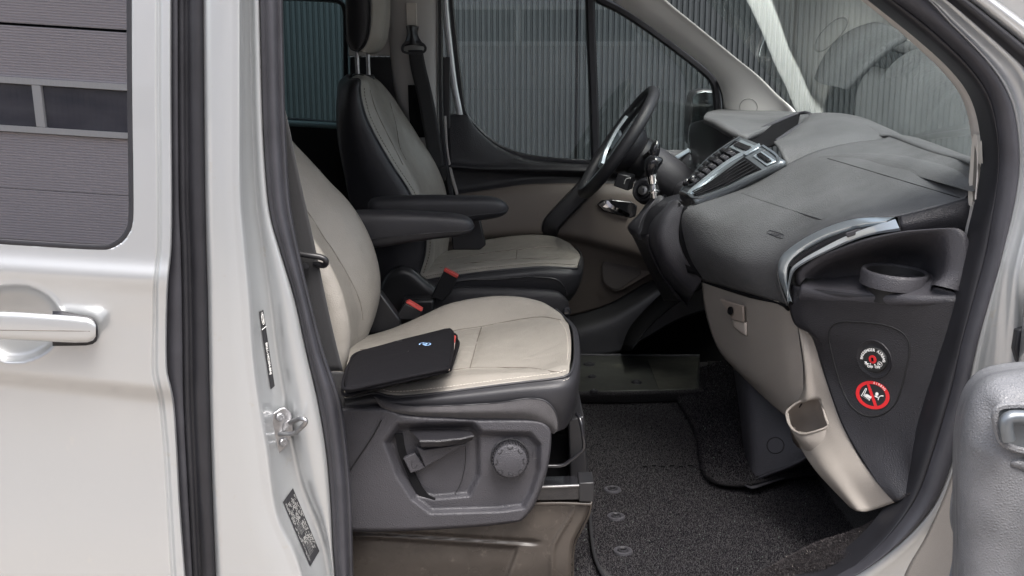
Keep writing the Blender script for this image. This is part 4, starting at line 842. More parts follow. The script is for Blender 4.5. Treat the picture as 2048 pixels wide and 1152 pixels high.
# dark side and front
sA = [(600,808,2.078),(688,799,2.078),(746,786,2.078),(786,794,2.078),(864,788,2.073),(950,777,2.073),(1037,766,2.073),(1112,757,2.078),(1138,749,2.088),(1148,725,2.14),(1150,692,2.26),(1146,660,2.42),(1134,640,2.50),(1112,618,2.58)]
sB = [(600,822,2.066),(688,812,2.066),(746,798,2.066),(786,804,2.064),(864,800,2.060),(950,792,2.058),(1037,783,2.058),(1115,778,2.062),(1147,768,2.085),(1158,735,2.15),(1160,700,2.27),(1156,665,2.43),(1146,648,2.51),(1122,628,2.60)]
sC = [(600,840,2.07),(688,830,2.07),(751,812,2.07),(790,822,2.068),(864,822,2.065),(950,818,2.062),(1037,812,2.062),(1112,820,2.066),(1146,806,2.095),(1158,770,2.17),(1160,735,2.28),(1157,700,2.43),(1148,684,2.51),(1126,660,2.62)]
sD = [(600,870,2.10),(688,862,2.10),(751,850,2.10),(790,855,2.10),(864,858,2.10),(950,860,2.10),(1037,862,2.10),(1116,862,2.09),(1136,850,2.12),(1150,815,2.20),(1155,780,2.30),(1154,745,2.44),(1148,728,2.52),(1128,702,2.64)]
side = surf('cushion_side', [pts(sA), pts(sB), pts(sC), pts(sD)], M['leather_dark'], ps, nu=90, nv=30, solid=0.004)
tube('piping', pts(sA), 0.0028, M['leather_dark'], side, n=90, seg=8)
stitches('side_stitching', [p+Vector((0,-.0035,-.006)) for p in pts(sA[:10])], M['stitch'], side)
# fabric valance
v0 = [(748,793,2.060),(777,806,2.056),(820,813,2.053),(907,811,2.05),(994,806,2.05),(1055,797,2.052),(1088,801,2.053),(1106,816,2.055),(1115,838,2.06),(1116,862,2.068)]
v1 = [(760,812,2.055),(785,820,2.048),(826,824,2.044),(907,825,2.04),(990,824,2.04),(1046,824,2.042),(1076,830,2.044),(1094,842,2.048),(1106,853,2.056),(1112,864,2.066)]
v2 = [(770,822,2.07),(794,829,2.066),(832,834,2.062),(907,838,2.06),(986,840,2.06),(1038,842,2.06),(1066,848,2.06),(1084,856,2.062),(1098,864,2.066),(1108,868,2.07)]
surf('valance', [pts(v0), pts(v1), pts(v2)], M['fabric_dark'], ps, nu=50, nv=20, solid=0.004)
tube('valance_seam', pts(v0), 0.0014, M['leather_dark'], ps, n=60, seg=6)
# base side panel as a relief
def poly_sd(poly, x, y):
    ins = False; d = 1e9; n = len(poly)
    for i in range(n):
        x1, y1 = poly[i]; x2, y2 = poly[(i+1) % n]
        if (y1 > y) != (y2 > y) and x < (x2-x1)*(y-y1)/(y2-y1)+x1: ins = not ins
        L = (x2-x1)**2+(y2-y1)**2; t = max(0, min(1, ((x-x1)*(x2-x1)+(y-y1)*(y2-y1))/L))
        d = min(d, math.hypot(x-x1-t*(x2-x1), y-y1-t*(y2-y1)))
    return d if ins else -d
def relief(name, top, right, bottom, left, hfun, Y, mat, parent, nu=120, nv=70, depth=0.02):
    "Coons patch over a picture outline on the plane Y, pushed in or out by hfun"
    def s2(c, n): return [(v.x, v.y) for v in spl([Vector((a,b,0)) for a,b in c], n)]
    T, B, Rr, L = s2(top,nu), s2(bottom,nu), s2(right,nv), s2(left,nv); rows = []
    for j in range(nv):
        v = j/(nv-1); row = []
        for i in range(nu):
            u = i/(nu-1)
            x = (1-v)*T[i][0]+v*B[i][0]+(1-u)*L[j][0]+u*Rr[j][0]-((1-u)*(1-v)*T[0][0]+u*(1-v)*T[-1][0]+(1-u)*v*B[0][0]+u*v*B[-1][0])
            y = (1-v)*T[i][1]+v*B[i][1]+(1-u)*L[j][1]+u*Rr[j][1]-((1-u)*(1-v)*T[0][1]+u*(1-v)*T[-1][1]+(1-u)*v*B[0][1]+u*v*B[-1][1])
            e = min(u*nu, 1e9); edge = 0
            ed = min((1-u)*nu, v*nv, (1-v)*nv)
            row.append(at(x, y, Y - hfun(x, y) + 0.010*max(0, 1-ed/3.0)**2))
        rows.append(row)
    rows = [[p+Vector((0,depth,0)) for p in rows[0]]] + rows + [[p+Vector((0,depth,0)) for p in rows[-1]]]
    rows = [r + [r[-1]+Vector((-.004,depth,0))] for r in rows]
    return grid(name, rows, mat, parent)
polyR = [(772,884),(796,850),(945,847),(964,866),(1060,868),(1079,890),(1077,940),(1062,985),(1046,1014),(1000,1020),(862,1024),(826,996),(796,950)]
polyL = [(776,886),(800,854),(941,851),(957,872),(958,950),(938,990),(868,996),(832,988),(804,946)]
def hb(x, y):
    a = sstep((poly_sd(polyR,x,y)+7)/15); b = sstep((poly_sd(polyL,x,y)+6)/14)
    return 0.004*math.sin(math.pi*min(1,max(0,(y-820)/240))) - 0.017*a - 0.014*b
base = relief('base_side_panel', [(640,814),(700,814),(762,814),(782,818),(803,826),(850,831),(898,833),(949,837),(1010,837),(1062,838),(1085,842),(1098,854),(1103,870)],
    [(1103,870),(1101,903),(1092,951),(1075,998),(1062,1022),(1042,1043)],
    [(640,1064),(700,1064),(762,1064),(864,1060),(966,1053),(1010,1048),(1042,1043)],
    [(640,814),(640,900),(640,980),(640,1064)], hb, 2.050, M['plastic_mid'], ps, nu=150, nv=90, depth=0.06)
tube('panel_gap', pts([(763,840,2.0455),(748,868,2.044),(722,908,2.043),(700,940,2.043)]), 0.0012, seamM, base, n=20, seg=6)
sweep('lever_slot', pts([(797,868,2.066),(803,900,2.067),(814,930,2.068),(832,968,2.068),(850,994,2.067),(868,1004,2.066)]), [(-.0075,-.004),(-.007,.0012),(.007,.0012),(.0075,-.004)], M['void'], base, n=40)
lev = grid('height_lever', [pts([(817,859,2.075),(860,858.5,2.075),(922,859,2.075),(938,862,2.07)]), pts([(819,861,2.066),(862,860.5,2.066),(924,861,2.066),(944,865,2.060)]), pts([(839,880,2.022),(878,880,2.022),(920,876,2.024),(947,870,2.030)]), pts([(840,884,2.020),(878,884,2.020),(922,879,2.022),(948,873,2.030)]), pts([(842,893,2.026),(878,892,2.026),(920,887,2.028),(945,879,2.034)]), pts([(842,895,2.055),(878,894,2.055),(920,889,2.055),(944,881,2.055)])], M['plastic'], base, sharp=35)
prism('lever_arm', pts([(832,893),(848,900),(934,887),(850,935),(842,915)], 2.058), (0,0.012,0), M['plastic_mid'], base, bevel=0.002)
prism('lever_bracket', pts([(806,917),(830,906),(836,915),(850,937),(821,947)], 2.055), (0,0.012,0), M['plastic_mid'], base, bevel=0.002)
tube('bracket_symbol', pts([(824,920,2.0545),(824,932,2.0545),(830,936,2.0545),(834,930,2.0545)]), 0.0006, M['plastic'], base, n=14, seg=5)
tube('panel_gap', pts([(931,893,2.069),(930,930,2.069),(922,965,2.069),(910,988,2.069)]), 0.0008, seamM, base, n=20, seg=6)
kc = at(1020,919,2.048); kn = Vector((0.04,-1,.10)).normalized()
lathe('knob_collar', kc+Vector((0,.016,0)), kn, [(0.0385,-.004),(0.0385,.004),(0.036,.006)], M['plastic'], base, n=40, cap=False)
knob = lathe('lumbar_knob', kc, kn, [(0.0330,-.012),(0.0335,.010),(0.0320,.0135),(0.0300,.0145),(0.0,.0150)], M['plastic_mid'], ps, n=48, cap=False)
ku = Vector((0,0,1))-kn*kn.z; ku.normalize(); kv = kn.cross(ku)
for i in range(34):
    a = 2*math.pi*i/34; d = ku*math.cos(a)+kv*math.sin(a)
    box('grip_rib', kc+kn*.000+d*.0343, (.0024,.0034,.020), M['plastic'], knob, rot=basis(d, kn.cross(d)), bevel=0)
for i in range(8):
    a = 2*math.pi*(i+.5)/8+.4; d = ku*math.cos(a)+kv*math.sin(a); e = kn.cross(d)
    tube('knob_notch', [kc+kn*.0150+d*q[0]+e*q[1] for q in ((.0295,-.0052),(.0255,-.0036),(.0255,.0036),(.0295,.0052))], 0.0007, M['plastic_smooth'], knob, n=10, seg=5)
tube('panel_mark', pts([(1066,900,2.056),(1066,916,2.056),(1074,916,2.056)]), 0.0006, M['plastic'], base, n=8, seg=5)
# pedestal
def hp(x, y):
    q = sstep((poly_sd([(560,1074),(760,1076),(1036,1094),(1006,1175),(560,1175)],x,y)+5)/10)
    g = math.exp(-((y-(1066+max(0,(x-760))*0.062))/4.5)**2)*(1-sstep((x-1060)/30))
    cx = 1150-46*sstep((y-1000)/110); e = math.exp(-((x-cx)/5)**2)*sstep((y-1000)/25)
    return -0.010*q - 0.008*g + 0.005*e
ped = relief('pedestal', [(640,1000),(900,1000),(1060,1000),(1120,1001),(1180,1003)], [(1180,1003),(1176,1030),(1160,1062),(1148,1090),(1145,1130),(1144,1210)], [(640,1210),(900,1210),(1144,1210)], [(640,1000),(640,1100),(640,1210)], hp, 2.095, M['pedestal'], ps, nu=140, nv=60, depth=0.03)
surf('pedestal_front', [pts([(1181,1003,2.125),(1176,1030,2.125),(1160,1062,2.125),(1146,1095,2.125),(1144,1210,2.125)]), [withY(p, 2.66) for p in pts([(1181,1003,2.125),(1176,1030,2.125),(1160,1062,2.125),(1146,1095,2.125),(1144,1210,2.125)])]], M['pedestal'], ps, nu=20, nv=4)
prism('seat_rail', pts([(1030,972),(1186,968),(1186,1000),(1030,1003)], 2.085), (0,0.05,0), M['gloss'], ps, bevel=0.003)
sweep('rail_edge', pts([(1040,975,2.083),(1110,973,2.083),(1178,970,2.083)]), rsec(.0028,.0025), M['steel'], ps, n=12)
prism('rail_end', pts([(1158,966),(1188,965),(1188,1004),(1158,1004)], 2.079), (0,0.06,0), M['plastic_smooth'], ps, bevel=0.002)
sweep('rail_lip', pts([(1060,1008,2.085),(1120,1007,2.083),(1182,1009,2.083)]), rsec(.003,.002), M['pedestal'], ps, n=12)
prism('riser', pts([(1136,840),(1168,832),(1176,968),(1140,968)], 2.20), (0,0.30,0), M['plastic_smooth'], ps, bevel=0.004)
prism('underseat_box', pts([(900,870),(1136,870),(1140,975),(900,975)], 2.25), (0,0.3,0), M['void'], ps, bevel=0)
tube('slide_bar', pts([(1085,932,2.12),(1122,931,2.12),(1140,922,2.12),(1163,903,2.12),(1168,894,2.12),(1166,868,2.12),(1160,838,2.13),(1154,828,2.15)]), 0.0042, M['gloss'], ps, n=50, seg=10)
# backrest
bF = [(520,200,2.64),(582,279,2.64),(622,322,2.64),(662,366,2.64),(699,405,2.64),(727,448,2.64),(748,495,2.64),(760,547,2.64),(760,590,2.64),(751,628,2.64),(733,672,2.64),(700,730,2.64)]
bS = [(470,230,2.52),(540,322,2.52),(570,362,2.52),(597,400,2.52),(622,438,2.52),(648,480,2.52),(672,520,2.52),(692,556,2.52),(706,590,2.52),(714,630,2.52),(712,676,2.52),(694,740,2.52)]
F_, S_ = pts(bF), pts(bS)
C_ = [withY(v, 2.38)+Vector((-.015,0,0)) for v in S_]
rowsB = [[withY(v,2.13)+Vector((-.10,0,0)) for v in F_], [withY(v,2.10)+Vector((-.03,0,0)) for v in F_], [withY(v,2.13) for v in F_], [withY(v,2.24) for v in S_], C_, S_, [a.lerp(b,.55)+Vector((.012,0,.004)) for a,b in zip(S_,F_)], F_, [v+Vector((-.03,.03,0)) for v in F_], [v+Vector((-.10,.02,0)) for v in F_]]
back = surf('backrest', rowsB, M['leather'], ps, nu=90, nv=110, solid=0.004, fn=pucker([[(560,350),(600,404),(621,432),(650,478),(664,497),(684,530),(704,566),(720,604),(726,640)]], .005, 11))
bvb = BVHTree.FromPolygons([v.co+ORG[back.name] for v in back.data.vertices], [tuple(p.vertices) for p in back.data.polygons])
seam('backrest_seam', [(600,404),(621,432),(650,478),(664,497),(684,530),(704,566),(720,604),(726,640)], 0.0012, M['seam'], back, bvb, lift=0.0)
surf('backrest_shell', [[v+Vector((-.03,.031,0)) for v in F_], [v+Vector((-.12,.025,0)) for v in F_], [withY(v,2.38)+Vector((-.16,0,.02)) for v in F_], [withY(v,2.13)+Vector((-.12,0,0)) for v in F_]], M['leather_dark'], ps, nu=40, nv=40)
# armrest
def armrest(name, secs, Y0, Y1, parent, mat):
    rows = []
    for (x, yt, yb, s) in secs:
        pt_, pb = at(x, yt, (Y0+Y1)/2), at(x, yb, Y0); zc, h = (pt_.z+pb.z)/2, (pt_.z-pb.z)/2; yc, wd = (Y0+Y1)/2, (Y1-Y0)/2*s; r = []
        for i in range(24):
            a = 2*math.pi*i/24; c, sn = math.cos(a), math.sin(a)
            r.append(Vector((pb.x, yc+wd*math.copysign(abs(c)**.6,c), zc+h*math.copysign(abs(sn)**.65,sn))))
        rows.append(r)
    k = []
    for j in range(24): k.append(spl([r[j] for r in rows], 40))
    G = [[k[j][i] for j in range(24)] for i in range(40)]
    o = grid(name, G, mat, parent, cu=True)
    tube('piping', [G[i][13]+Vector((0,-.001,0)) for i in range(2,39)], 0.0016, mat, o, n=40, seg=6); return o
armrest('armrest', [(700,424,500,.6),(712,420,502,.9),(760,420,498,1),(803,421,491,1),(864,424,482,1),(905,427,477,1),(926,431,474,.92),(940,438,469,.75),(946,447,461,.45),(948,453,456,.1)], 2.67, 2.74, ps, M['leather_dark'])
# inner buckle
bk = prism('buckle', pts([(810,606),(845,623),(836,640),(800,640),(790,636)], 2.70), (0,0.03,0), M['plastic_smooth'], ps, bevel=0.003)
prism('release_button', pts([(811,605),(817,602.5),(845,619.5),(842,623.5)], 2.697), (0,0.026,0), M['red'], bk, bevel=0.001)
prism('inner_side_cover', pts([(742,600),(760,585),(800,640),(800,660),(740,668)], 2.68), (0,0.04,0), M['plastic_smooth'], ps, bevel=0.004)
# ---------------------------------------------------------------- driver seat
ds = thing('captain_chair', 'far ivory and charcoal leather seat behind the steering wheel with headrest', 'car seat', (-0.05, 3.42, 0.48))
qA = [(800,572,3.17),(864,557,3.17),(920,549,3.17),(994,540,3.17),(1081,533,3.17),(1135,535,3.175),(1154,536,3.19)]
qB = [(800,556,3.20),(864,545,3.20),(920,536,3.20),(994,527,3.20),(1081,520,3.20),(1135,521,3.205),(1158,522,3.22)]
qC = [(800,546,3.26),(864,536,3.26),(920,526,3.26),(994,519,3.26),(1081,514,3.26),(1135,512,3.26),(1160,513,3.27)]
qD = [(800,535,3.42),(864,520,3.42),(920,512,3.42),(994,503,3.42),(1070,497,3.42),(1130,495,3.42),(1157,505,3.40)]
qE = [(800,520,3.58),(864,508,3.58),(920,498,3.58),(994,488,3.58),(1060,481,3.58),(1115,481,3.57),(1147,494,3.52)]
qF = [(800,526,3.68),(885,513,3.68),(942,488,3.68),(994,476,3.68),(1055,470,3.67),(1105,473,3.65),(1137,487,3.58)]
cu2 = surf('cushion', [pts(qA), pts(qB), pts(qC), pts(qD), pts(qE), pts(qF), [v+Vector((0,.03,-.05)) for v in pts(qF)]], M['leather'], ds, nu=80, nv=70, solid=0.004, fn=pucker([[(1034,499),(1033,509),(1032,519)],[(880,536),(940,526),(1000,520),(1032,518),(1081,516),(1135,514)],[(900,520),(960,508),(1034,499),(1100,492),(1140,498)]], .004, 6, .002))
bvd = BVHTree.FromPolygons([v.co+ORG[cu2.name] for v in cu2.data.vertices], [tuple(p.vertices) for p in cu2.data.polygons])
seam('cushion_seam', [(1034,499),(1033,509),(1032,519)], 0.0013, M['seam'], cu2, bvd)
seam('cushion_seam', [(880,536),(940,526),(1000,520),(1032,518),(1081,516),(1135,514)], 0.0012, M['seam'], cu2, bvd)
seam('cushion_seam', [(900,520),(960,508),(1034,499),(1100,492),(1140,498)], 0.0012, M['seam'], cu2, bvd)
zA = [(p[0],p[1]+1,p[2]-.003) for p in qA] + [(1160,522,3.26),(1162,508,3.40),(1152,495,3.52)]
zB = [(800,585,3.15),(864,572,3.15),(920,562,3.15),(994,556,3.15),(1081,548,3.15),(1140,552,3.16),(1160,550,3.19),(1166,535,3.26),(1167,518,3.42),(1160,505,3.54)]
zC = [(800,610,3.16),(864,598,3.16),(920,590,3.16),(994,586,3.16),(1081,582,3.16),(1130,585,3.17),(1152,580,3.20),(1163,560,3.28),(1165,540,3.44),(1160,530,3.56)]
zD = [(800,630,3.19),(864,625,3.19),(920,622,3.19),(994,620,3.19),(1081,618,3.19),(1122,606,3.2),(1140,600,3.24),(1152,585,3.32),(1156,570,3.46),(1154,560,3.58)]
sd2 = surf('cushion_side', [pts(zA), pts(zB), pts(zC), pts(zD)], M['leather_dark'], ds, nu=60, nv=30, solid=0.004)
tube('piping', pts(zA), 0.003, M['leather_dark'], sd2, n=60, seg=6)
stitches('side_stitching', [p+Vector((0,-.002,.010)) for p in pts(qA)], M['seam'], cu2, r=0.0009)
tube('valance_seam', pts([(864,580,3.147),(920,563,3.147),(1000,558,3.147),(1059,554,3.147),(1111,558,3.147),(1128,574,3.15),(1134,590,3.155)]), 0.002, M['plastic_smooth'], ds, n=40, seg=6)
# base of the driver seat
surf('base_side_panel', [pts([(840,590,3.12),(900,574,3.12),(960,573,3.12),(1050,576,3.12),(1112,581,3.12),(1128,592,3.12)]), pts([(840,600,3.10),(900,584,3.10),(960,582,3.10),(1050,585,3.10),(1114,590,3.10),(1136,602,3.11)]), pts([(840,660,3.10),(900,660,3.10),(960,660,3.10),(1050,655,3.10),(1110,640,3.10),(1139,622,3.11)]), pts([(840,760,3.12),(900,760,3.12),(960,760,3.12),(1050,750,3.12),(1110,720,3.12),(1139,640,3.13)])], M['plastic'], ds, nu=40, nv=20)
lathe('pivot_bolt', at(1134,622,3.10), (0.1,-1,.1), [(0.012,0),(0.012,.004),(0.007,.005),(0.0,.005)], M['gloss'], ds, n=16, cap=False)
surf('recliner_cover', [pts([(752,600,3.13),(770,552,3.13),(795,532,3.13),(822,534,3.13),(850,556,3.13),(905,600,3.13)]), pts([(752,610,3.10),(774,562,3.10),(797,543,3.10),(818,546,3.10),(842,566,3.10),(895,612,3.10)]), pts([(752,680,3.10),(780,680,3.10),(800,680,3.10),(820,680,3.10),(850,680,3.10),(900,680,3.10)])], M['plastic_smooth'], ds, nu=40, nv=16)
bk2 = prism('buckle', pts([(888,541),(915,556),(902,585),(886,603),(862,594)], 3.04), (0,0.03,0), M['plastic_smooth'], ds, bevel=0.003)
prism('release_button', pts([(886.5,542),(890,537.5),(917,552),(914,557)], 3.037), (0,0.026,0), M['red'], bk2, bevel=0.001)
box('buckle_base', at(838,612,3.06), (0.09,0.06,0.05), M['plastic_smooth'], ds, bevel=0.008)
# driver backrest
n0 = [(700,157,3.24),(720,158,3.20),(721,176,3.19),(723,195,3.19),(731,226,3.19),(742,252,3.19),(757,281,3.19),(786,330,3.19),(823,388,3.19),(848,450,3.19),(852,500,3.19),(838,552,3.19)]
n1 = [(712,150,3.28),(733,158,3.26),(742,180,3.26),(750,204,3.26),(762,236,3.26),(776,265,3.26),(792,296,3.26),(820,345,3.26),(848,400,3.26),(862,455,3.26),(866,500,3.26),(856,552,3.26)]
n2 = [(722,149,3.42),(742,157,3.42),(756,182,3.42),(766,206,3.42),(782,238,3.42),(798,268,3.42),(814,298,3.42),(840,345,3.42),(860,400,3.42),(868,455,3.42),(872,500,3.42),(868,552,3.42)]
n3 = [(738,150,3.56),(756,160,3.58),(775,180,3.60),(790,200,3.61),(808,228,3.62),(824,252,3.62),(840,278,3.62),(866,318,3.62),(888,368,3.62),(897,420,3.62),(898,480,3.62),(888,540,3.62)]
n4 = [(732,152,3.62),(748,164,3.66),(764,184,3.66),(778,204,3.67),(796,232,3.68),(812,256,3.68),(828,282,3.68),(852,322,3.68),(872,372,3.68),(880,424,3.68),(880,484,3.68),(870,540,3.68)]
bk_ = surf('backrest', [pts(n0), pts(n1), pts(n2), pts(n3), pts(n4)], M['leather'], ds, nu=90, nv=80, solid=0.004, fn=pucker([[(740,180),(750,215),(768,255),(790,298),(806,330)],[(780,205),(792,250),(800,296),(812,320)],[(788,299),(802,297)]], .005, 6, .0015))
bvk = BVHTree.FromPolygons([v.co+ORG[bk_.name] for v in bk_.data.vertices], [tuple(p.vertices) for p in bk_.data.polygons])
seam('backrest_seam', [(740,180),(750,215),(768,255),(790,298),(806,330)], 0.0013, M['seam'], bk_, bvk, lift=0.0)
seam('backrest_seam', [(780,205),(792,250),(800,296),(812,320)], 0.0012, M['seam'], bk_, bvk, lift=0.0)
seam('backrest_seam', [(788,299),(802,297)], 0.0012, M['seam'], bk_, bvk, lift=0.0)
stitches('side_stitching', [p+Vector((.004,-.003,0)) for p in pts([(p[0]+5,p[1],3.188) for p in n0[2:]])], M['seam'], bk_, r=0.0011, step=.009, ln=.006)
# dark near side and rear shell
m0 = pts([(p[0]-1,p[1]+1,p[2]) for p in n0])
m2 = pts([(700,157,3.27),(690,164,3.25),(681,176,3.24),(677,200,3.23),(675,228,3.22),(676,262,3.22),(680,300,3.22),(690,352,3.22),(702,410,3.22),(720,470,3.22),(740,520,3.22),(760,570,3.22)])
m1 = [a.lerp(b,.5)+Vector((0,-.028,0)) for a,b in zip(m0,m2)]
m1b = [a.lerp(b,.88)+Vector((0,-.014,0)) for a,b in zip(m0,m2)]
surf('backrest_side', [m0, [a.lerp(b,.12)+Vector((0,-.016,0)) for a,b in zip(m0,m2)], m1, m1b, m2, [withY(v,3.42)+Vector((-.03,0,.01)) for v in m2], [withY(v,3.64) for v in m2]], M['leather_dark'], ds, nu=60, nv=60, solid=0.004)
tube('piping', m0, 0.0028, M['leather_dark'], ds, n=70, seg=6)
# headrest
def headsec(y, xl, xm, xr):
    "section of the headrest at one picture row: dark side face from xl to xm, ivory front from xm to xr"
    return y, xl, xm, xr
hsecs = [(-70,696,736,770),(-40,692,739,773),(0,691,740,773.5),(30,691,740.5,773),(55,692,739,771),(75,694,735.5,768),(90,699,729,763),(98,704,723,757),(103,710,718,748)]
rowsS, rowsF = [], []
for y, xl, xm, xr in hsecs:
    a, b, c = at(xl,y,3.32), at(xm,y,3.30), at(xr,y,3.54)
    rowsS.append([a+Vector((.01,.22,0)), a+Vector((-.004,.12,0)), a, a.lerp(b,.3)+Vector((0,-.012,0)), a.lerp(b,.7)+Vector((0,-.012,0)), b])
    rowsF.append([b, b.lerp(c,.15)+Vector((.030,-.004,0)), b.lerp(c,.5)+Vector((.050,0,0))*0.6, b.lerp(c,.85)+Vector((.012,0,0)), c, c+Vector((-.03,.03,0)), a+Vector((.02,.22,0))])
lastb = at(734,106,3.42)
rowsF.append([p.lerp(Vector((lastb.x+.01,p.y,lastb.z)),.9) for p in rowsF[-1]])
surf('headrest_side', rowsS, M['leather_dark'], ds, nu=30, nv=30)
surf('headrest', rowsF, M['leather'], ds, nu=36, nv=36)
tube('headrest_piping', [at(x,y,3.292) for x,y in [(740,-40),(741,0),(741,30),(739.5,55),(736,75),(729,91),(718,101),(704,99),(696,86),(692,70)]], 0.0028, M['leather_dark'], ds, n=40, seg=6)
for (x0,x1,Yp) in ((713,716,3.36),(735,737.5,3.47)):
    tube('headrest_post', pts([(x0,96,Yp),(x1,154,Yp)]), 0.0062, M['steel'], ds, n=8, seg=12)
for x, y, Yp in ((716,153,3.36),(738,155,3.47)): lathe('post_collar', at(x,y,Yp), (0,0,1), [(0.018,-.006),(0.018,.004),(0.013,.008)], M['plastic_smooth'], ds, n=18)
armrest('armrest', [(735,404,452,.6),(745,395,456,.9),(800,391,458,1),(860,390,456,1),(920,391,450,1),(965,392,443,1),(990,395,439,.92),(1006,402,434,.75),(1014,409,428,.45),(1017.5,416,420,.1)], 3.02, 3.09, ds, M['leather_dark'])
prism('armrest_bracket', pts([(900,440),(960,440),(972,490),(960,500),(905,500)], 3.12), (0,0.03,0), M['plastic_smooth'], ds, bevel=0.004)
# ---------------------------------------------------------------- wallet on the passenger seat
wl = thing('document_wallet', 'black zip document wallet lying on the near passenger seat cushion', 'wallet', atz(800,725,.88))
zt = 0.914
top = [atz(x,y,zt) for x,y in [(690,776),(691,745),(700,724),(712,706),(760,692),(803,680),(864,665),(896,657),(903,660),(906,667),(905,700),(898,731),(893,736),(820,751),(755,765)]]
zz = [0.9,.9,.9,.9,.9,.9,.9]
tc = sum(top, Vector())/len(top); tops = resample(top, 60, True)
cov = grid('front_cover', [[p+Vector((0,0,-.010)) for p in tops]] + [[p.lerp(tc,k)+Vector((0,0,hh+.0012*noise.noise(p.lerp(tc,k)*60))) for p in tops] for k, hh in ((0,0),(.06,.0015),(.2,.0035),(.4,.0050),(.7,.0055),(.995,.0055))], M['neoprene'], wl, cu=True, face=(0,0,1))
tube('edge_binding', [p+Vector((0,0,-.002)) for p in top], 0.0032, M['neoprene'], wl, n=90, seg=8, cyc=True)
low_ = [atz(x,y,.886) for x,y in [(690,790),(692,760),(715,722),(803,692),(900,668),(914,680),(917,687),(914,700),(902,735),(898,741),(820,758),(755,775)]]
prism('back_cover', low_, (0,0,-.006), M['neoprene'], wl, bevel=0.003, seg=3)
tube('edge_binding', low_, 0.0032, M['neoprene'], wl, n=90, seg=8, cyc=True)
prism('pages', [atz(x,y,.8985) for x,y in [(720,735),(800,690),(900,664),(911,672),(909,690),(899,733),(800,748)]], (0,0,-.008), M['paper'], wl, bevel=0.0005)
prism('red_page_edge', [atz(x,y,.9003) for x,y in [(905,668),(912,672),(910,684),(904,690)]], (0,0,-.0015), M['red'], wl, bevel=0)
cl = atz(850,689,zt+.0045); lathe('logo', cl, (0,0,1), [(0.0125,0),(0.0125,.0006),(0.0,.0007)], M['label'], wl, n=28, cap=False)
lathe('logo_ring', cl+Vector((0,0,.0007)), (0,0,1), [(0.0125,0),(0.0125,.0004),(0.0105,.0004),(0.0105,0)], M['blue_print'], wl, n=28, cap=False)
tube('logo_mark', [cl+Vector((.0065*math.cos(a)*.7-.001,.0075*math.sin(a),.0011)) for a in (2.6,1.8,.9,.1,-.8,-1.8,-2.6)], .0008, M['blue_print'], wl, n=20, seg=5)
tube('logo_mark', [cl+Vector((-.004,-.005,.0011)), cl+Vector((.005,.005,.0011))], .0008, M['blue_print'], wl, n=4, seg=5)
box('zip_pull', atz(799,683,zt+.001), (.012,.006,.003), M['plastic_smooth'], wl, bevel=.001)
# ---------------------------------------------------------------- belts
pb = thing('passenger_seat_belt', 'black seat belt hanging down beside the near seat backrest', 'seat belt', at(660,700,2.07))
rb = [(560,180),(577,250),(592,324),(609,400),(621,454),(633,508),(652,600),(670,680),(686,742)]
surf('webbing', [pts([(x-62,y,2.075) for x,y in rb]), pts([(x-30,y,2.065) for x,y in rb]), pts([(x,y,2.06) for x,y in rb])], M['belt'], pb, nu=40, nv=10, solid=0.0015)
surf('webbing_lower', [pts([(645,742,2.055),(655,800,2.055),(662,870,2.06)]), pts([(687,744,2.055),(688,790,2.055),(690,830,2.06)])], M['belt'], pb, nu=20, nv=6, solid=0.0015)
tube('belt_guide', pts([(590,506,2.05),(620,511,2.045),(640,514,2.045),(650,519,2.045),(652,526,2.05),(646,531,2.055),(628,526,2.06)]), 0.0058, M['plastic_smooth'], pb, n=30, seg=10)
lathe('guide_screw', at(612,531,2.05), (0,-1,0), [(.006,0),(.006,.003),(0,.0035)], M['plastic_smooth'], pb, n=14, cap=False)
db = thing('driver_seat_belt', 'black seat belt hanging from the far pillar behind the driver seat', 'seat belt', at(850,260,3.66))
surf('webbing', [pts([(816,100,3.655),(822,140,3.655),(837,204,3.655),(852,292,3.65),(862,360,3.65)]), pts([(845,100,3.65),(853,140,3.65),(868,204,3.65),(883,292,3.645),(892,360,3.645)])], M['belt'], db, nu=30, nv=6, solid=0.0015)
sweep('anchor_loop', pts([(805,95),(812,86),(827,83),(842,86),(851,95),(847,104),(827,107),(808,104)], 3.65), [(-.004,-.007),(-.004,.007),(.004,.007),(.004,-.007)], M['plastic_smooth'], db, cyc=True, n=40)
surf('anchor_cover', [pts([(812,52,3.66),(814,70,3.66),(806,92,3.655)]), pts([(822,50,3.645),(824,70,3.64),(826,90,3.64)]), pts([(838,53,3.66),(836,70,3.66),(849,92,3.655)])], M['plastic_smooth'], db, nu=14, nv=14)
prism('tongue', pts([(879,335),(894,330),(896,340),(890,362),(884,360)], 3.63), (0,0.01,0), M['plastic_smooth'], db, bevel=0.002)
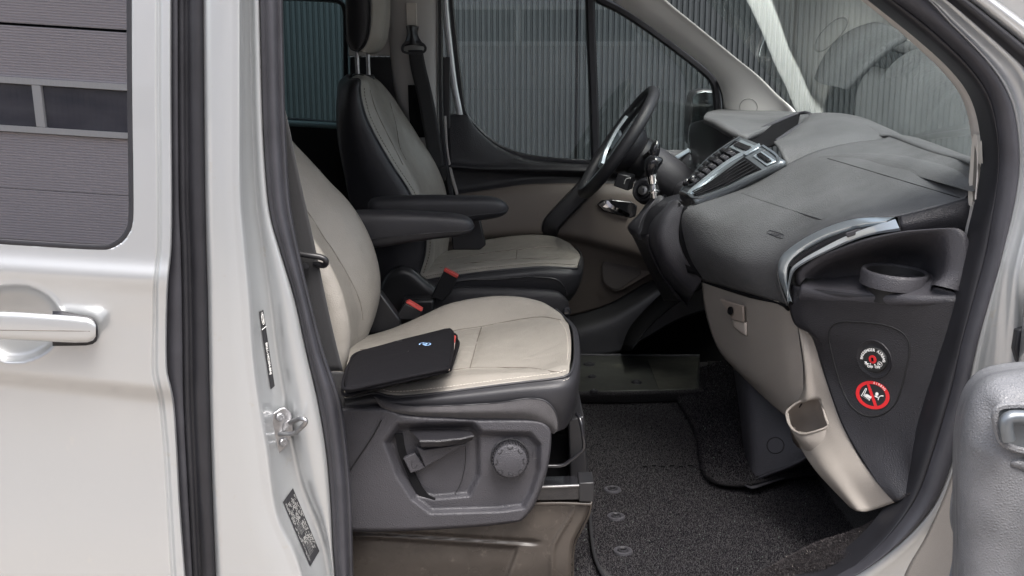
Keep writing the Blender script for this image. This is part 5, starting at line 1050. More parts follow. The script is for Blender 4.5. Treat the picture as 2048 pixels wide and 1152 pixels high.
# ---------------------------------------------------------------- steering wheel
C0 = at(1236, 285, 3.42)
Dv = Vector((.56,0,.828)).normalized(); Yv = Vector((0,1,0)); Nv = Vector((-.828,0,.56)).normalized()   # up the wheel, across, towards the driver
sw_ = thing('steering_wheel', 'black leather steering wheel with silver spokes seen edge on', 'steering wheel', C0)
RW = 0.188
rim = [C0 + Dv*(RW*math.cos(a)) + Yv*(RW*math.sin(a)) for a in [2*math.pi*i/72 for i in range(72)]]
sweep('rim', rim, circ(0.0165, 12, 0.0185), M['leather_dark'], sw_, ref=Nv, cyc=True, raw=True)
for s in (-1, 1):
    sweep('spoke', [C0-Nv*.022+Yv*(s*.03)-Dv*.01, C0-Nv*.012+Yv*(s*.10)-Dv*.006, C0+Yv*(s*.175)+Dv*.01], [(-.026,-.006),(-.024,.007),(.024,.007),(.026,-.006)], M['satin'], sw_, ref=Nv, n=14)
    sweep('spoke_trim', [C0-Nv*.004+Yv*(s*.06)-Dv*.09, C0+Nv*.004+Yv*(s*.10)-Dv*.05, C0+Nv*.010+Yv*(s*.13)+Dv*.02, C0+Nv*.008+Yv*(s*.145)+Dv*.08], [(-.014,-.004),(-.011,.005),(.011,.005),(.014,-.004)], M['satin'], sw_, ref=Nv, n=24)
sweep('spoke', [C0-Nv*.020-Dv*.04, C0-Nv*.008-Dv*.11, C0-Dv*.178], [(-.028,-.006),(-.026,.006),(.026,.006),(.028,-.006)], M['satin'], sw_, ref=Nv, n=14)
lathe('hub', C0-Nv*.05, Nv, [(.060,-.02),(.078,.0),(.082,.02),(.078,.036),(.055,.048),(0,.052)], M['plastic'], sw_, n=36, cap=False)
lathe('column_shroud', C0-Nv*.30, Nv, [(.055,0),(.062,.08),(.064,.16),(.058,.215),(.05,.225)], M['plastic_mid'], sw_, n=28)
lathe('column_collar', C0-Nv*.115, Nv, [(.060,0),(.068,.015),(.066,.045),(.055,.055)], M['plastic_smooth'], sw_, n=28)
tube('stalk', [C0-Nv*.085-Yv*.05+Dv*.01, C0-Nv*.08-Yv*.12+Dv*.02, C0-Nv*.07-Yv*.20+Dv*.035], .0075, M['plastic_smooth'], sw_, n=16, seg=10)
prism('column_switch', pts([(1236,346),(1262,352),(1256,382),(1226,372)], 3.30), (0.02,0.05,0), M['plastic_smooth'], sw_, bevel=.004)
tube('switch_line', pts([(1248,368,3.295),(1252,358,3.295),(1262,356,3.295)]), .0014, M['grey_print'], sw_, n=8, seg=5)
# ignition
ig = lathe('ignition_lock', at(1287,381,3.18), (-.55,-.8,.2), [(.040,-.02),(.036,.0),(.030,.006),(.024,.004)], M['plastic'], da, n=28)
lathe('bezel', at(1287,381,3.17), (-.55,-.8,.2), [(.024,-.005),(.022,.004),(.016,.004),(.014,.002)], M['gloss'], ig, n=28)
cyl = lathe('cylinder', at(1286.5,381,3.165), (-.55,-.8,.2), [(.0135,-.005),(.0135,.005),(.012,.006),(0,.006)], M['steel'], ig, n=24, cap=False)
box('key_slot', at(1286.5,381,3.157), (.0025,.003,.011), M['void'], ig, bevel=0)
# ---------------------------------------------------------------- gear lever
gr = thing('gear_lever', 'gear lever with black knob, chrome shaft and leather boot on centre console', 'gear lever', at(1305,450,2.95))
gx = Vector((.02,0,1)).normalized()
def gsec(x, y, wx, wy): return x, y, wx, wy
ks = [(1302,353,10,.013),(1301,345,11,.016),(1303,335,14.5,.021),(1307,325,17,.0235),(1309,318,16,.022),(1308,313,10.5,.016),(1307,311,3,.005)]
rows = []
for x, y, wx, wy in ks:
    c = at(x, y, 2.95); hw = wx*2.95/2200*1.05
    rows.append([c+Vector((hw*math.cos(a), wy*math.sin(a), 0)) for a in [2*math.pi*i/20 for i in range(20)]])
K = [spl([r[j] for r in rows], 24) for j in range(20)]
grid('knob', [[K[j][i] for j in range(20)] for i in range(24)], M['gloss'], gr, cu=True)
lathe('shaft', at(1309,396,2.95), (at(1304,352,2.95)-at(1309,396,2.95)), [(.010,0),(.010,.012),(.016,.014),(.016,.020),(.010,.023),(.0085,.036),(.013,.040),(.0145,.060),(.0145,.064)], M['chrome'], gr, n=22)
bsec = [(1318,392,14,.018),(1316,402,17,.024),(1308,420,25,.034),(1296,440,30,.044),(1288,456,31,.05),(1292,470,30,.055)]
rows = []
for k, (x, y, wx, wy) in enumerate(bsec):
    c = at(x, y, 2.96); hw = wx*2.96/2200
    rows.append([c+Vector((hw*math.cos(a)*(1+.10*math.sin(5*a+k)), wy*math.sin(a)*(1+.10*math.sin(5*a+k*1.3)), .004*math.sin(3*a+k))) for a in [2*math.pi*i/40 for i in range(40)]])
K = [spl([r[j] for r in rows], 30) for j in range(40)]
grid('boot', [[K[j][i] for j in range(40)] for i in range(30)], M['leather_dark'], gr, cu=True)
tube('boot_seam', pts([(1312,398,2.925),(1298,415,2.915),(1284,436,2.905),(1277,456,2.90)]), .0016, M['plastic_mid'], gr, n=20, seg=6)
tube('stalk_knob', pts([(1308,318,3.1),(1309,306,3.1),(1311,294,3.1),(1313,285,3.1),(1312,282,3.1)]), .0125, M['gloss'], sw_, n=20, seg=14, scale=lambda t: .8+.35*math.sin(math.pi*min(1,t*1.1))-.35*max(0,t-.85)/.15)
# ---------------------------------------------------------------- floor, mat, sill
ZF = 0.455
def zz_(seq, z=ZF): return [atz(x, y, z) for x, y in seq]
fl_ = thing('cabin_floor', 'charcoal carpeted cabin floor with raised front footwell', None, (0.2, 2.7, .47), kind='structure')
obj('carpet', [(-1.2,2.0,.432),(1.3,2.0,.432),(1.3,3.85,.432),(-1.2,3.85,.432)], [(0,1,2,3)], M['carpet'], fl_, smooth=False)
rows = []
for Y in (2.02, 2.2, 2.4, 2.6, 2.8, 3.0, 3.2, 3.4, 3.6, 3.8):
    rows.append([Vector((x, Y, z)) for x, z in ((.70,.436),(.76,.438),(.82,.48),(.88,.56),(.93,.66),(.97,.8),(.99,.9),(1.0,1.2))])
surf('footwell_carpet', rows, M['carpet'], fl_, nu=40, nv=30)
# the rolled edge of the raised footwell carpet
edge = [(1330,770),(1349,789),(1376,831),(1396,878),(1402,924),(1411,950),(1438,968),(1487,973),(1553,962),(1642,947),(1720,930)]
P0 = zz_(edge, .467); P1 = zz_([(x+10,y-7) for x,y in edge], .477); P2 = zz_([(x+40,y-22) for x,y in edge], .485); P3 = [p+Vector((.16,.12,.02)) for p in P2]
Pm = zz_([(x-3,y+3) for x,y in edge], .452)
surf('footwell_step', [Pm, P0, P1, P2, P3], M['carpet'], fl_, nu=60, nv=24)
# mat
mat_ = thing('floor_mat', 'black carpet mat with round fasteners on the cabin floor', 'floor mat', (0.2, 2.5, .48))
mo = zz_([(1180,1031),(1183,1070),(1190,1112),(1206,1148),(1230,1168),(1290,1180),(1420,1186),(1560,1150),(1700,1075),(1780,1020),(1780,960),(1650,930),(1500,900),(1430,800),(1400,788),(1300,782),(1160,783),(1165,850),(1175,950)], .447)
mo = spl(mo, 90, True)
def fill(name, ring, mat, parent, th):
    o = prism(name, ring, (0,0,-th), mat, parent, bevel=0.002); return o
fill('mat_pile', mo, M['carpet'], mat_, .010)
tube('mat_binding', [p+Vector((0,0,-.001)) for p in mo], .0042, pbr('black_binding', (0.012,0.012,0.014), .7), mat_, n=180, seg=8, cyc=True)
for x, y in ((1225,980),(1232,1034),(1246,1103)):
    c = atz(x, y, .449)
    f = lathe('fastener', c, (0,0,1), [(.0215,-.001),(.0205,.0035),(.016,.0045),(.0135,.003),(.0125,.0028)], M['plastic_mid'], mat_, n=32, cap=False)
    lathe('fastener_cap', c, (0,0,1), [(.0128,.001),(.0115,.0055),(.009,.0062),(.0075,.0045),(0,.0045)], M['plastic'], f, n=24, cap=False)
    box('fastener_slot', c+Vector((0,0,.0055)), (.011,.003,.002), M['void'], f, bevel=0)
# printed dashes woven in the mat
for k in range(6): box('heel_mark', atz(1290+k*18, 932+(-1)**k, .4515), (.012,.004,.003), M['void'], mat_, bevel=0.001)
# driver mat plate
plate = pbr('scuffed_black_sheet', (0.022,0.022,0.022), .42, var=.5, vscale=9, vcol=(0.04,0.042,0.036), rvar=.12, dirt=.5, dscale=12, dthr=.58, dirtcol=(.14,.135,.10))
mp_ = thing('driver_floor_mat', 'scuffed dark rubber mat with studs on the far side floor', 'floor mat', (0.3, 3.4, .48))
prism('sheet', zz_([(1130,706),(1400,708),(1398,776),(1310,780),(1130,784)], .494), (0,0,-.008), plate, mp_, bevel=.002)
surf('mat_ramp', [zz_([(1100,783),(1260,782),(1405,777)], .4945), zz_([(1100,790),(1260,789),(1410,784)], .485), zz_([(1100,806),(1260,806),(1430,800)], .450)], M['carpet'], mp_, nu=20, nv=10)
prism('sheen_patch', zz_([(1296,722),(1398,718),(1390,777),(1318,780)], .4965), (0,0,-.003), pbr('olive_sheen_patch', (0.07,0.07,0.058), .45, var=.6, vscale=26, dirt=.6, dscale=40, dthr=.55, dirtcol=(.05,.05,.045)), mp_, bevel=.002)  # paler patch puts light reflected off the sheet into the colour
for x, y, r in ((1178,728,.019),(1184,753,.013),(1188,782,.013),(1273,764,.017)):
    lathe('stud', atz(x,y,.496), (0,0,1), [(r,-.002),(r*.95,.003),(r*.6,.0045),(r*.5,.003),(0,.003)], M['plastic'], mp_, n=24, cap=False)
sweep('sheet_edge', zz_([(1130,709),(1260,710),(1398,711)], .4965), rsec(.004,.003), M['plastic_mid'], mp_, n=14, ref=(0,0,1))
# black console foot in the footwell
cf = thing('heater_duct', 'black moulded heater duct cover standing in the footwell under the glove box', 'duct cover', (0.55, 2.6, .5))
d0 = [(1430,640,2.95),(1462,720,2.92),(1476,800,2.84),(1484,870,2.76),(1490,920,2.72),(1492,958,2.70)]
d1 = [(1440,640,2.86),(1478,720,2.80),(1494,800,2.70),(1500,870,2.64),(1502,920,2.61),(1502,962,2.585)]
d2 = [(1470,640,2.80),(1520,720,2.74),(1530,800,2.66),(1534,870,2.60),(1532,915,2.575),(1532,950,2.555)]
d3 = [(1540,640,2.74),(1580,720,2.68),(1590,800,2.62),(1594,870,2.56),(1586,905,2.54),(1580,932,2.52)]
d4 = [(1620,640,2.70),(1650,720,2.64),(1650,800,2.60),(1645,850,2.55),(1636,885,2.53),(1620,910,2.51)]
duct = surf('cover', [pts(d0), pts(d1), pts(d2), pts(d3), pts(d4)], M['plastic_mid'], cf, nu=50, nv=50)
bvx = BVHTree.FromPolygons([v.co+ORG[duct.name] for v in duct.data.vertices], [tuple(p.vertices) for p in duct.data.polygons])
pc, nc = onto(bvx, 1551, 891)
tube('round_cap', [onto(bvx, 1551+17*math.cos(a), 891+16*math.sin(a), .0003)[0] for a in [2*math.pi*i/20 for i in range(20)]], .0012, seamM, duct, n=40, seg=6, cyc=True)
surf('cover_foot', [pts([(1494,958,2.698),(1503,963,2.58),(1533,951,2.55),(1582,933,2.515),(1622,911,2.50)]), zz_([(1490,968),(1506,975),(1545,962),(1600,945),(1650,920)], .475)], M['plastic_mid'], cf, nu=24, nv=6)
# dark firewall and centre tunnel behind
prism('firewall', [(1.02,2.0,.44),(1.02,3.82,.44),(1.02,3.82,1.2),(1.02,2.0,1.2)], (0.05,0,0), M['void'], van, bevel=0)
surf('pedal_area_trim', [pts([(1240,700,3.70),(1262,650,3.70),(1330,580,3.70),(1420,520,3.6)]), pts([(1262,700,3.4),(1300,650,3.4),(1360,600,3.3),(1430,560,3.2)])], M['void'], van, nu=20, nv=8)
# sill carpet with worn nap
s0 = [(1480,1175,2.10),(1513,1151,2.115),(1576,1116,2.125),(1642,1084,2.125),(1700,1066,2.115),(1750,1042,2.09),(1789,1016,2.06),(1806,985,2.04)]
s1 = [(1510,1190,2.065),(1550,1162,2.075),(1610,1126,2.08),(1670,1098,2.08),(1720,1078,2.075),(1765,1050,2.06),(1797,1020,2.04),(1812,990,2.02)]
s2 = [(1560,1205,2.03),(1600,1176,2.03),(1655,1140,2.03),(1708,1108,2.03),(1750,1076,2.03),(1782,1046,2.02),(1806,1016,2.01),(1822,985,2.0)]
sill = [ [p+Vector((0,.03,-.05)) for p in pts(s0)], pts(s0), pts(s1), pts(s2)]
surf('sill_carpet', sill, M['carpet2'], fl_, nu=60, nv=26)
# ---------------------------------------------------------------- carpet pile: short real fibres
def fibre_mat(name, lo, hi, lint):
    m, n, o = newmat(name); b = N(n, 'ShaderNodeBsdfPrincipled'); n.links.new(b.outputs[0], o.inputs[0]); b.inputs['Roughness'].default_value = .9; b.inputs['Specular IOR Level'].default_value = .1
    g = N(n, 'ShaderNodeNewGeometry'); r = N(n, 'ShaderNodeValToRGB'); n.links.new(g.outputs['Random Per Island'], r.inputs[0]); n.links.new(r.outputs[0], b.inputs['Base Color'])
    e = r.color_ramp.elements; e[0].color = (*lo,1); e[1].position = .992; e[1].color = (*hi,1); x = e.new(.9985); x.color = (*lint,1); return m
fm1 = fibre_mat('charcoal_fibre', (0.004,0.0033,0.005), (0.016,0.0138,0.019), (0.25,0.32,0.28))
fm2 = fibre_mat('worn_grey_fibre', (0.014,0.012,0.013), (0.075,0.068,0.07), (0.4,0.37,0.33))
def inside(poly, x, y):
    ins = False; n = len(poly)
    for i in range(n):
        x1, y1 = poly[i]; x2, y2 = poly[(i+1) % n]
        if (y1 > y) != (y2 > y) and x < (x2-x1)*(y-y1)/(y2-y1)+x1: ins = not ins
    return ins
def tufts(name, samples, mat, parent, h=.0040, w=.0010):
    rr = random.Random(11); V = []; F = []; org = ORG[parent.name]
    for p, nn in samples:
        a = rr.uniform(0, 6.283); k = len(V); d = Vector((math.cos(a)*w, math.sin(a)*w, 0)); tip = nn*(h*rr.uniform(.6,1.2)) + Vector((rr.uniform(-1,1),rr.uniform(-1,1),0))*h*.55
        V += [p-d-org, p+d-org, p+tip-org]; F.append((k,k+1,k+2))
    me = bpy.data.meshes.new(name); me.from_pydata([tuple(v) for v in V], [], F); me.materials.append(mat)
    o = bpy.data.objects.new(name, me); COL.objects.link(o); o.parent = parent; o['kind'] = 'stuff'; ORG[o.name] = org; return o
rr = random.Random(5); ring2 = [(p.x, p.y) for p in mo]; fast = [ (c.x, c.y) for c in [atz(x,y,.449) for x,y in ((1225,980),(1232,1034),(1246,1103))]]
S = []; zup = Vector((0,0,1))
while len(S) < 130000:
    x, y = rr.uniform(.10,1.0), rr.uniform(2.0,3.3)
    if rr.random() > (2.3/y)**3 and y > 2.3: continue
    if not inside(ring2[::3], x, y) or any((x-a)**2+(y-b)**2 < .0225**2 for a, b in fast): continue
    S.append((Vector((x,y,.446)), zup))
tufts('mat_fibres', S, fm1, mat_)
def on_mesh(o, count, cond=None):
    me = o.data; org = ORG[o.name]; polys = [p for p in me.polygons]; acc = []; t = 0
    for p in polys: t += p.area; acc.append(t)
    import bisect; out = []
    for _ in range(count):
        p = polys[bisect.bisect_left(acc, rr.uniform(0, t))]; vs_ = [me.vertices[i].co+org for i in p.vertices]; u, v = rr.random(), rr.random()
        q = vs_[0].lerp(vs_[1], u).lerp(vs_[-1].lerp(vs_[-2], u), v); n = p.normal if p.normal.z > 0 else -p.normal
        if cond is None or cond(q): out.append((q, n))
    return out
sc_o = [o for o in fl_.children if o.name.startswith('sill_carpet')][0]
tufts('sill_carpet_fibres', on_mesh(sc_o, 30000), fm2, fl_, h=.0045)
st_o = [o for o in fl_.children if o.name.startswith('footwell_step')][0]
tufts('footwell_fibres', on_mesh(st_o, 40000), fm1, fl_)
cz = []
while len(cz) < 20000:
    x, y = rr.uniform(-.05,.3), rr.uniform(2.0,2.7)
    if not inside(ring2[::3], x, y): cz.append((Vector((x,y,.432)), zup))
tufts('carpet_fibres', cz, fm1, fl_)
# ---------------------------------------------------------------- near A pillar, seals and wing on the right
ST = [ # T, A, B, C
 ((1400,-290),(1428,-290),(1470,-290),(1542,-290)), ((1545,-160),(1570,-160),(1610,-160),(1680,-160)), ((1690,-30),(1712,-30),(1748,-30),(1816,-30)), ((1722,0),(1748,0),(1786,0),(1856,0)), ((1776,43),(1802,43),(1843,43),(1895,43)), ((1820,82),(1850,82),(1888,82),(1934,82)),
 ((1880,138),(1908,135),(1938,132),(1978,130)), ((1921,191),(1948,186),(1973,182),(2010,178)), ((1939,250),(1969,245),(1991,240),(2030,235)), ((1945,321),(1976,321),(1998,321),(2038,321)),
 ((1939,385),(1968,385),(1992,385),(2032,385)), ((1926,455),(1952,450),(1982,447),(2020,444)), ((1925,490),(1944,490),(1975,490),(2008,490)), ((1920,534),(1933,534),(1965,534),(1997,534)), ((1900,610),(1915,610),(1944,610),(1975,610)), ((1880,687),(1896,687),(1922,690),(1953,690)),
 ((1852,783),(1868,783),(1900,790),(1930,798)), ((1815,896),(1834,896),(1868,900),(1908,910)), ((1784,985),(1803,985),(1835,990),(1872,1000)), ((1735,1055),(1756,1055),(1785,1062),(1826,1058)), ((1680,1105),(1699,1110),(1728,1117),(1770,1106)), ((1620,1140),(1640,1146),(1660,1158),(1700,1152)), ((1540,1170),(1555,1180),(1570,1200),(1600,1205))]
nS_ = 150
def col(k, Y, dx=0): return spl([at(s[k][0]+dx, s[k][1], Y) for s in ST], nS_)
Tc, Ac, Bc, Cc = col(0,2.13), col(1,2.03), col(2,1.99), col(3,1.975)
def lerpc(a, b, t, dy): return [p.lerp(q,t)+Vector((0,dy,0)) for p,q in zip(a,b)]
ptrim = pbr('pale_woven_pillar_trim', (0.62,0.585,0.55), .7, bump=.0006, bscale=500)
k9 = next(i for i, p in enumerate(Tc) if proj(p)[1] > 508)
up = lambda c: c[:k9]
npt = grid('windscreen_pillar_trim', [[p+Vector((.15,-.02,.02)) for p in up(Tc)], [p+Vector((.03,.02,0)) for p in up(Tc)], up(Tc), up(lerpc(Tc,Ac,.25,-.010)), up(lerpc(Tc,Ac,.8,-.006)), up([p+Vector((0,.012,0)) for p in Ac])], ptrim, van)
grid('door_seal', [[p+Vector((0,.03,0)) for p in Ac], Ac, lerpc(Ac,Bc,.15,-.016), lerpc(Ac,Bc,.45,-.022), lerpc(Ac,Bc,.75,-.012), lerpc(Ac,Bc,.9,-.006), Bc], M['rubber'], van)
grid('door_seal_outer', [Bc, lerpc(Bc,Cc,.06,-.008), lerpc(Bc,Cc,.2,-.014), lerpc(Bc,Cc,.45,-.018), lerpc(Bc,Cc,.7,-.017), lerpc(Bc,Cc,.9,-.010), Cc, [p+Vector((0,.03,0)) for p in Cc]], M['rubber_grey'], van)
# silver body beyond the seal
Dc = spl(pts([(1570,-290,1.955),(1708,-160,1.955),(1840,-30,1.955),(1893,0,1.955),(1960,55,1.955),(2012,100,1.955),(2052,140,1.955),(2075,190,1.95),(2085,250,1.945),(2088,330,1.945),(2080,400,1.945),(2062,460,1.95),(2046,520,1.95),(2040,560,1.95),(2040,640,1.95),(2040,720,1.95),(2035,820,1.95),(2010,940,1.95),(1990,1040,1.95),(1960,1130,1.95),(1900,1220,1.95),(1800,1280,1.95)]), nS_)
Dq = lerpc(Cc, Dc, 1.0, 0)
grid('wing_jamb', [[p+Vector((0,.012,0)) for p in Cc], lerpc(Cc,Dc,.06,-.006), lerpc(Cc,Dc,.2,.008), lerpc(Cc,Dc,.45,.018), lerpc(Cc,Dc,.7,.006), lerpc(Cc,Dc,.85,-.010), Dc, [p+Vector((.08,-.01,0)) for p in Dc], [p+Vector((.16,-.03,0)) for p in Dc]], M['paint_in'], van)
# upper strip and outer pillar skin
Eo = spl(pts([(1620,-290,1.935),(1890,-34,1.935),(1937,0,1.935),(2000,50,1.935),(2052,92,1.935),(2110,140,1.93)]), 40)
Di = spl(pts([(1576,-290,1.95),(1846,-30,1.95),(1893,0,1.95),(1960,55,1.95),(2012,100,1.95),(2070,152,1.95)]), 40)
grid('pillar_weatherstrip', [[p+Vector((0,.01,0)) for p in Di], lerpc(Di,Eo,.12,-.012), lerpc(Di,Eo,.45,-.018), lerpc(Di,Eo,.85,-.010), [p+Vector((0,.008,0)) for p in Eo]], M['rubber'], van)
Fo = spl(pts([(1680,-290,1.93),(1946,-36,1.93),(1994,0,1.93),(2040,34,1.93),(2090,72,1.93),(2150,120,1.93)]), 40)
grid('pillar_skin', [[p+Vector((0,.02,0)) for p in Eo], lerpc(Eo,Fo,.06,-.004), lerpc(Eo,Fo,.5,-.014), lerpc(Eo,Fo,.94,-.004), [p+Vector((.01,.05,0)) for p in Fo]], M['paint'], van)
# vent in the pillar trim
bvn = bvh(npt)
def nset(seq, lift): return [q for q in (onto(bvn, x, y, lift)[0] for x, y in seq) if q is not None]
vt = nset([(1956,278),(1962,268),(1967,278),(1969,330),(1967,380),(1961,412),(1954,416),(1948,404),(1950,350)], .003)
prism('demister_vent', spl(vt, 40, True), (0,0.02,0), pbr('pale_vent_frame', (0.52,0.50,0.46), .5), van, bevel=.002)
prism('demister_slot', spl(nset([(1957,290),(1961,284),(1964,300),(1965,340),(1963,390),(1959,405),(1954,404),(1952,392),(1954,340)], .0045), 40, True), (0,0.006,0), pbr('taupe_slot', (0.16,0.15,0.135), .6), van, bevel=.0005)
tube('demister_slat', nset([(1961,290),(1962,340),(1958,400)], .006), .0016, ptrim, van, n=20, seg=6)
# check strap stub
prism('hinge_bracket', pts([(2036,660),(2060,655),(2060,720),(2038,730),(2030,700)], 1.93), (0,.02,0), M['rubber'], van, bevel=.004)
# ---------------------------------------------------------------- opened front door at the right edge
fd = thing('passenger_door', 'opened near front door with grey armrest and beige trim at right edge', 'van door', at(1990,1000,1.4)-Vector((0,0,.25)))
def arow(lst, Y): return pts([(x,y,Y) for x,y in lst])
a_sil = [(1906,1230),(1912,1110),(1911,990),(1912,896),(1919,836),(1936,785),(1966,752),(2004,739),(2060,733),(2130,735)]
a0 = [at(x,y,1.42) for x,y in a_sil]
a1 = [at(x+3,y+2,1.36) for x,y in a_sil]
a2 = [at(x+14 if i<6 else x+10, y+(0 if i<4 else 16),1.30) for i,(x,y) in enumerate(a_sil)]
a3 = [at(x+70 if i<6 else x+40, y+(10 if i<4 else 60),1.26) for i,(x,y) in enumerate(a_sil)]
a4 = [at(x+150 if i<6 else x+80, y+(20 if i<4 else 110),1.25) for i,(x,y) in enumerate(a_sil)]
a5 = [at(x+320 if i<6 else x+140, y+(30 if i<4 else 150),1.25) for i,(x,y) in enumerate(a_sil)]
am = [p+Vector((.02,.06,-.01)) for p in a0]
grey_arm = pbr('scuffed_grey_armrest', (0.18,0.183,0.193), .42, bump=.0014, bscale=260, kind='voronoi', var=.35, vscale=18, rvar=.1, dirt=.55, dscale=120, dthr=.62, dirtcol=(.32,.32,.32))
surf('armrest', [am, a0, a1, a2, a3, a4, a5], grey_arm, fd, nu=70, nv=50)
hr = spl([at(x,y,1.245) for x,y in [(1992,850),(1990,828),(1998,815),(2020,811),(2060,811),(2100,815),(2100,920),(2060,905),(2030,897),(2004,884)]], 50, True)
prism('handle_recess', hr, (0,.01,0), M['satin_dark'], fd, bevel=.003)
sweep('handle_lip', [p+Vector((0,-.001,0)) for p in hr], rsec(.004,.003), grey_arm, fd, cyc=True, n=80)
tube('door_handle', [at(x,y,1.235) for x,y in [(2016,880),(2012,858),(2014,840),(2028,834),(2070,836)]], .0085, M['satin_dark'], fd, n=30, seg=12)
lo = [[(1790,1210),(1813,1140),(1850,1075),(1885,1000),(1905,945),(1918,900),(1960,880),(2040,870)],[(1840,1240),(1870,1170),(1900,1090),(1930,1010),(1950,950),(1965,910),(2000,890),(2080,880)],[(2000,1260),(2020,1170),(2030,1090),(2040,1010),(2050,950),(2060,910),(2080,890),(2140,880)]]
surf('lower_trim', [pts([(x,y,1.78) for x,y in lo[0]]), pts([(x,y,1.70) for x,y in lo[1]]), pts([(x,y,1.55) for x,y in lo[2]])], M['beige_plastic'], fd, nu=40, nv=24)
sweep('door_strap', [at(x,y,1.50) for x,y in [(1990,935),(1968,1010),(1948,1085),(1932,1160),(1918,1230)]], [(-.024,-.004),(-.02,.004),(.02,.004),(.024,-.004)], pbr('blue_grey_strap', (.10,.11,.13), .4), fd, n=24)
prism('trim_pocket', spl([at(x,y,1.60) for x,y in [(1915,962),(1903,985),(1898,1030),(1903,1062),(1912,1072),(1922,1040),(1926,990)]], 30, True), (0.02,.03,0), pbr('grey_pocket', (.12,.125,.135), .4), fd, bevel=.003)
prism('door_shell', [Vector(v) for v in [(.92,1.93,.5),(.66,1.12,.5),(.66,1.12,1.13),(.92,1.93,1.13)]], (.08,-.02,0), M['paint'], fd, bevel=.006)
prism('front_wing', [(1.0,1.91,.45),(2.1,1.93,.45),(2.1,1.95,1.02),(1.12,1.91,1.22),(1.0,1.91,1.22)], (0,.05,0), M['paint'], van, bevel=.01)
prism('bonnet', [(1.16,2.0,1.16),(2.1,2.05,.98),(2.1,3.75,.98),(1.16,3.8,1.16)], (0,0,-.04), M['paint'], van, bevel=.01)
# ---------------------------------------------------------------- striker and labels on the B pillar
bp_o = [o for o in van.children if o.name.startswith('b_pillar') and 'inner' not in o.name][0]
bvp = BVHTree.FromPolygons([v.co+ORG[bp_o.name] for v in bp_o.data.vertices], [tuple(p.vertices) for p in bp_o.data.polygons])
def BPt(x, y, lift=0.0): return onto(bvp, x, y, lift)[0]
def bquad(name, q, lift, mat, parent, n=10, m=4):
    "thin decal that follows the pillar; q = 4 picture corners"
    rows = []
    for i in range(n+1):
        t = i/n; a = (q[0][0]*(1-t)+q[3][0]*t, q[0][1]*(1-t)+q[3][1]*t); b = (q[1][0]*(1-t)+q[2][0]*t, q[1][1]*(1-t)+q[2][1]*t)
        rows.append([BPt(a[0]*(1-s)+b[0]*s, a[1]*(1-s)+b[1]*s, lift) for s in [k/m for k in range(m+1)]])
    return grid(name, rows, mat, parent)
strip_q = [(517,624),(525.5,619.5),(548.5,772),(540,779)]
ls = bquad('part_number_label', strip_q, .0012, M['label'], van, n=14)
def sq(u, v, q): 
    a = (q[0][0]*(1-v)+q[3][0]*v, q[0][1]*(1-v)+q[3][1]*v); b = (q[1][0]*(1-v)+q[2][0]*v, q[1][1]*(1-v)+q[2][1]*v)
    return a[0]*(1-u)+b[0]*u, a[1]*(1-u)+b[1]*u
tp = BPt(*sq(.5,.62,strip_q), .0018); t1 = BPt(*sq(.5,.75,strip_q), .0018); n1 = onto(bvp, *sq(.5,.62,strip_q))[1]
xd = (t1-tp).normalized()
text('lettering', 'BK21-14C204-BNJ', tp, xd, n1.cross(xd), .0085, M['white_print'], ls, squeeze=.95, bold=.0002)
c_ = BPt(*sq(.55,.10,strip_q), .0016); w_ = n1.cross(xd)
tube('oval_emblem', [c_+xd*(.012*math.cos(a))+w_*(.0035*math.sin(a)) for a in [2*math.pi*i/16 for i in range(16)]], .0005, M['white_print'], ls, n=30, seg=5, cyc=True)
tube('oval_emblem', [c_-xd*.008+w_*.001, c_-xd*.003-w_*.0015, c_+xd*.002+w_*.001, c_+xd*.008-w_*.001], .0006, M['white_print'], ls, n=16, seg=5)
tube('divider', [BPt(*sq(0,.23,strip_q),.0016), BPt(*sq(1,.22,strip_q),.0016)], .0008, M['white_print'], ls, n=4, seg=5)
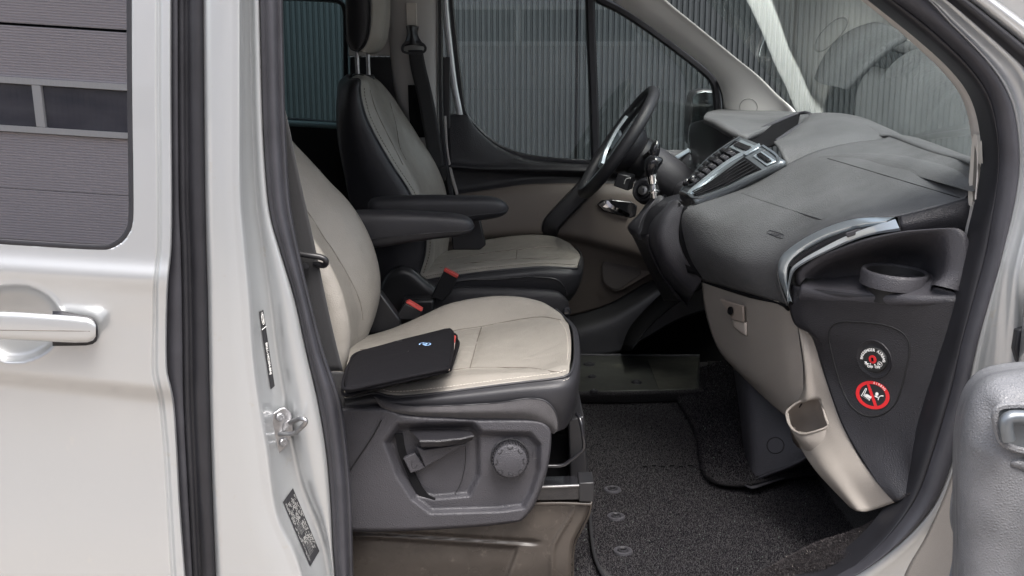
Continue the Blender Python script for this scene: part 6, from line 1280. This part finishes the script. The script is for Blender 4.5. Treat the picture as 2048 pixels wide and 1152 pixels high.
# type plate
pq = [(565,1004),(585,976),(638,1102),(619.5,1133)]
tpz = bquad('type_plate', pq, .0012, M['label'], van, n=16, m=6)
rnd = random.Random(3); V = []; F = []
def mark(u0, u1, v0, v1):
    P = [BPt(*sq(u, v, pq), .0018) for u, v in ((u0,v0),(u1,v0),(u1,v1),(u0,v1))]; k = len(V); V.extend(P); F.append((k,k+1,k+2,k+3))
for r in range(17):
    u = .06 + r*.053
    if u > .93: break
    v = .05
    while v < .93:
        L = rnd.uniform(.012,.05)
        dense_ = (.05<v<.40 and rnd.random()<.75) or (.42<v<.60 and .55<u<.9) or (.60<v<.72 and rnd.random()<.9) or (.72<v<.86 and u>.62) or (u<.14)
        if dense_ and rnd.random()<.85: mark(u, u+.030, v, min(.94, v+L))
        v += L + rnd.uniform(.006,.02)
for k in range(5):
    u = .22+.09*k; mark(u, u+.012, .43, .58); mark(u, u+.012, .73, .90)
pm = obj('plate_print', V, F, M['grey_print'], tpz, smooth=False); pm['kind'] = 'stuff'; facing(pm)
# striker
sk_o = pts([(543,826,1.972),(559,815,1.978),(567,814,1.980),(580,824,1.984),(582,845,1.985),(585,862,1.985),(576,877,1.982),(571,891,1.980),(555,906,1.974),(543,890,1.970),(539,859,1.968)])
stn = Vector((.55,-.8,.1)).normalized()
strk = prism('door_striker', [p+stn*.002 for p in sk_o], stn*.006, M['steel'], van, bevel=.0015)
prism('striker_plate_raised', [p+stn*.007 for p in pts([(560,858,1.978),(562,846,1.978),(573,838,1.98),(581,845,1.984),(583,862,1.984),(572,872,1.98)])], stn*.004, M['steel'], strk, bevel=.002)
hk = [p+stn*.006 for p in pts([(556,867,1.976)])] + [at(587,867,1.945), at(596,861,1.93), at(609,848,1.915), at(611,841,1.912), at(603,837,1.92), at(592,840,1.945), at(578,846,1.982)]
tube('striker_loop', hk, .0046, M['steel'], strk, n=60, seg=12)
for x, y, Yd in ((557.5,834,1.973),(565,884,1.974)):
    c = at(x,y,Yd)+stn*.008
    b_ = lathe('striker_bolt', c, stn, [(.0085,-.004),(.0085,.001),(.0070,.0025),(.0030,.0025),(.0025,.0008),(0,.0008)], M['steel'], strk, n=20, cap=False)
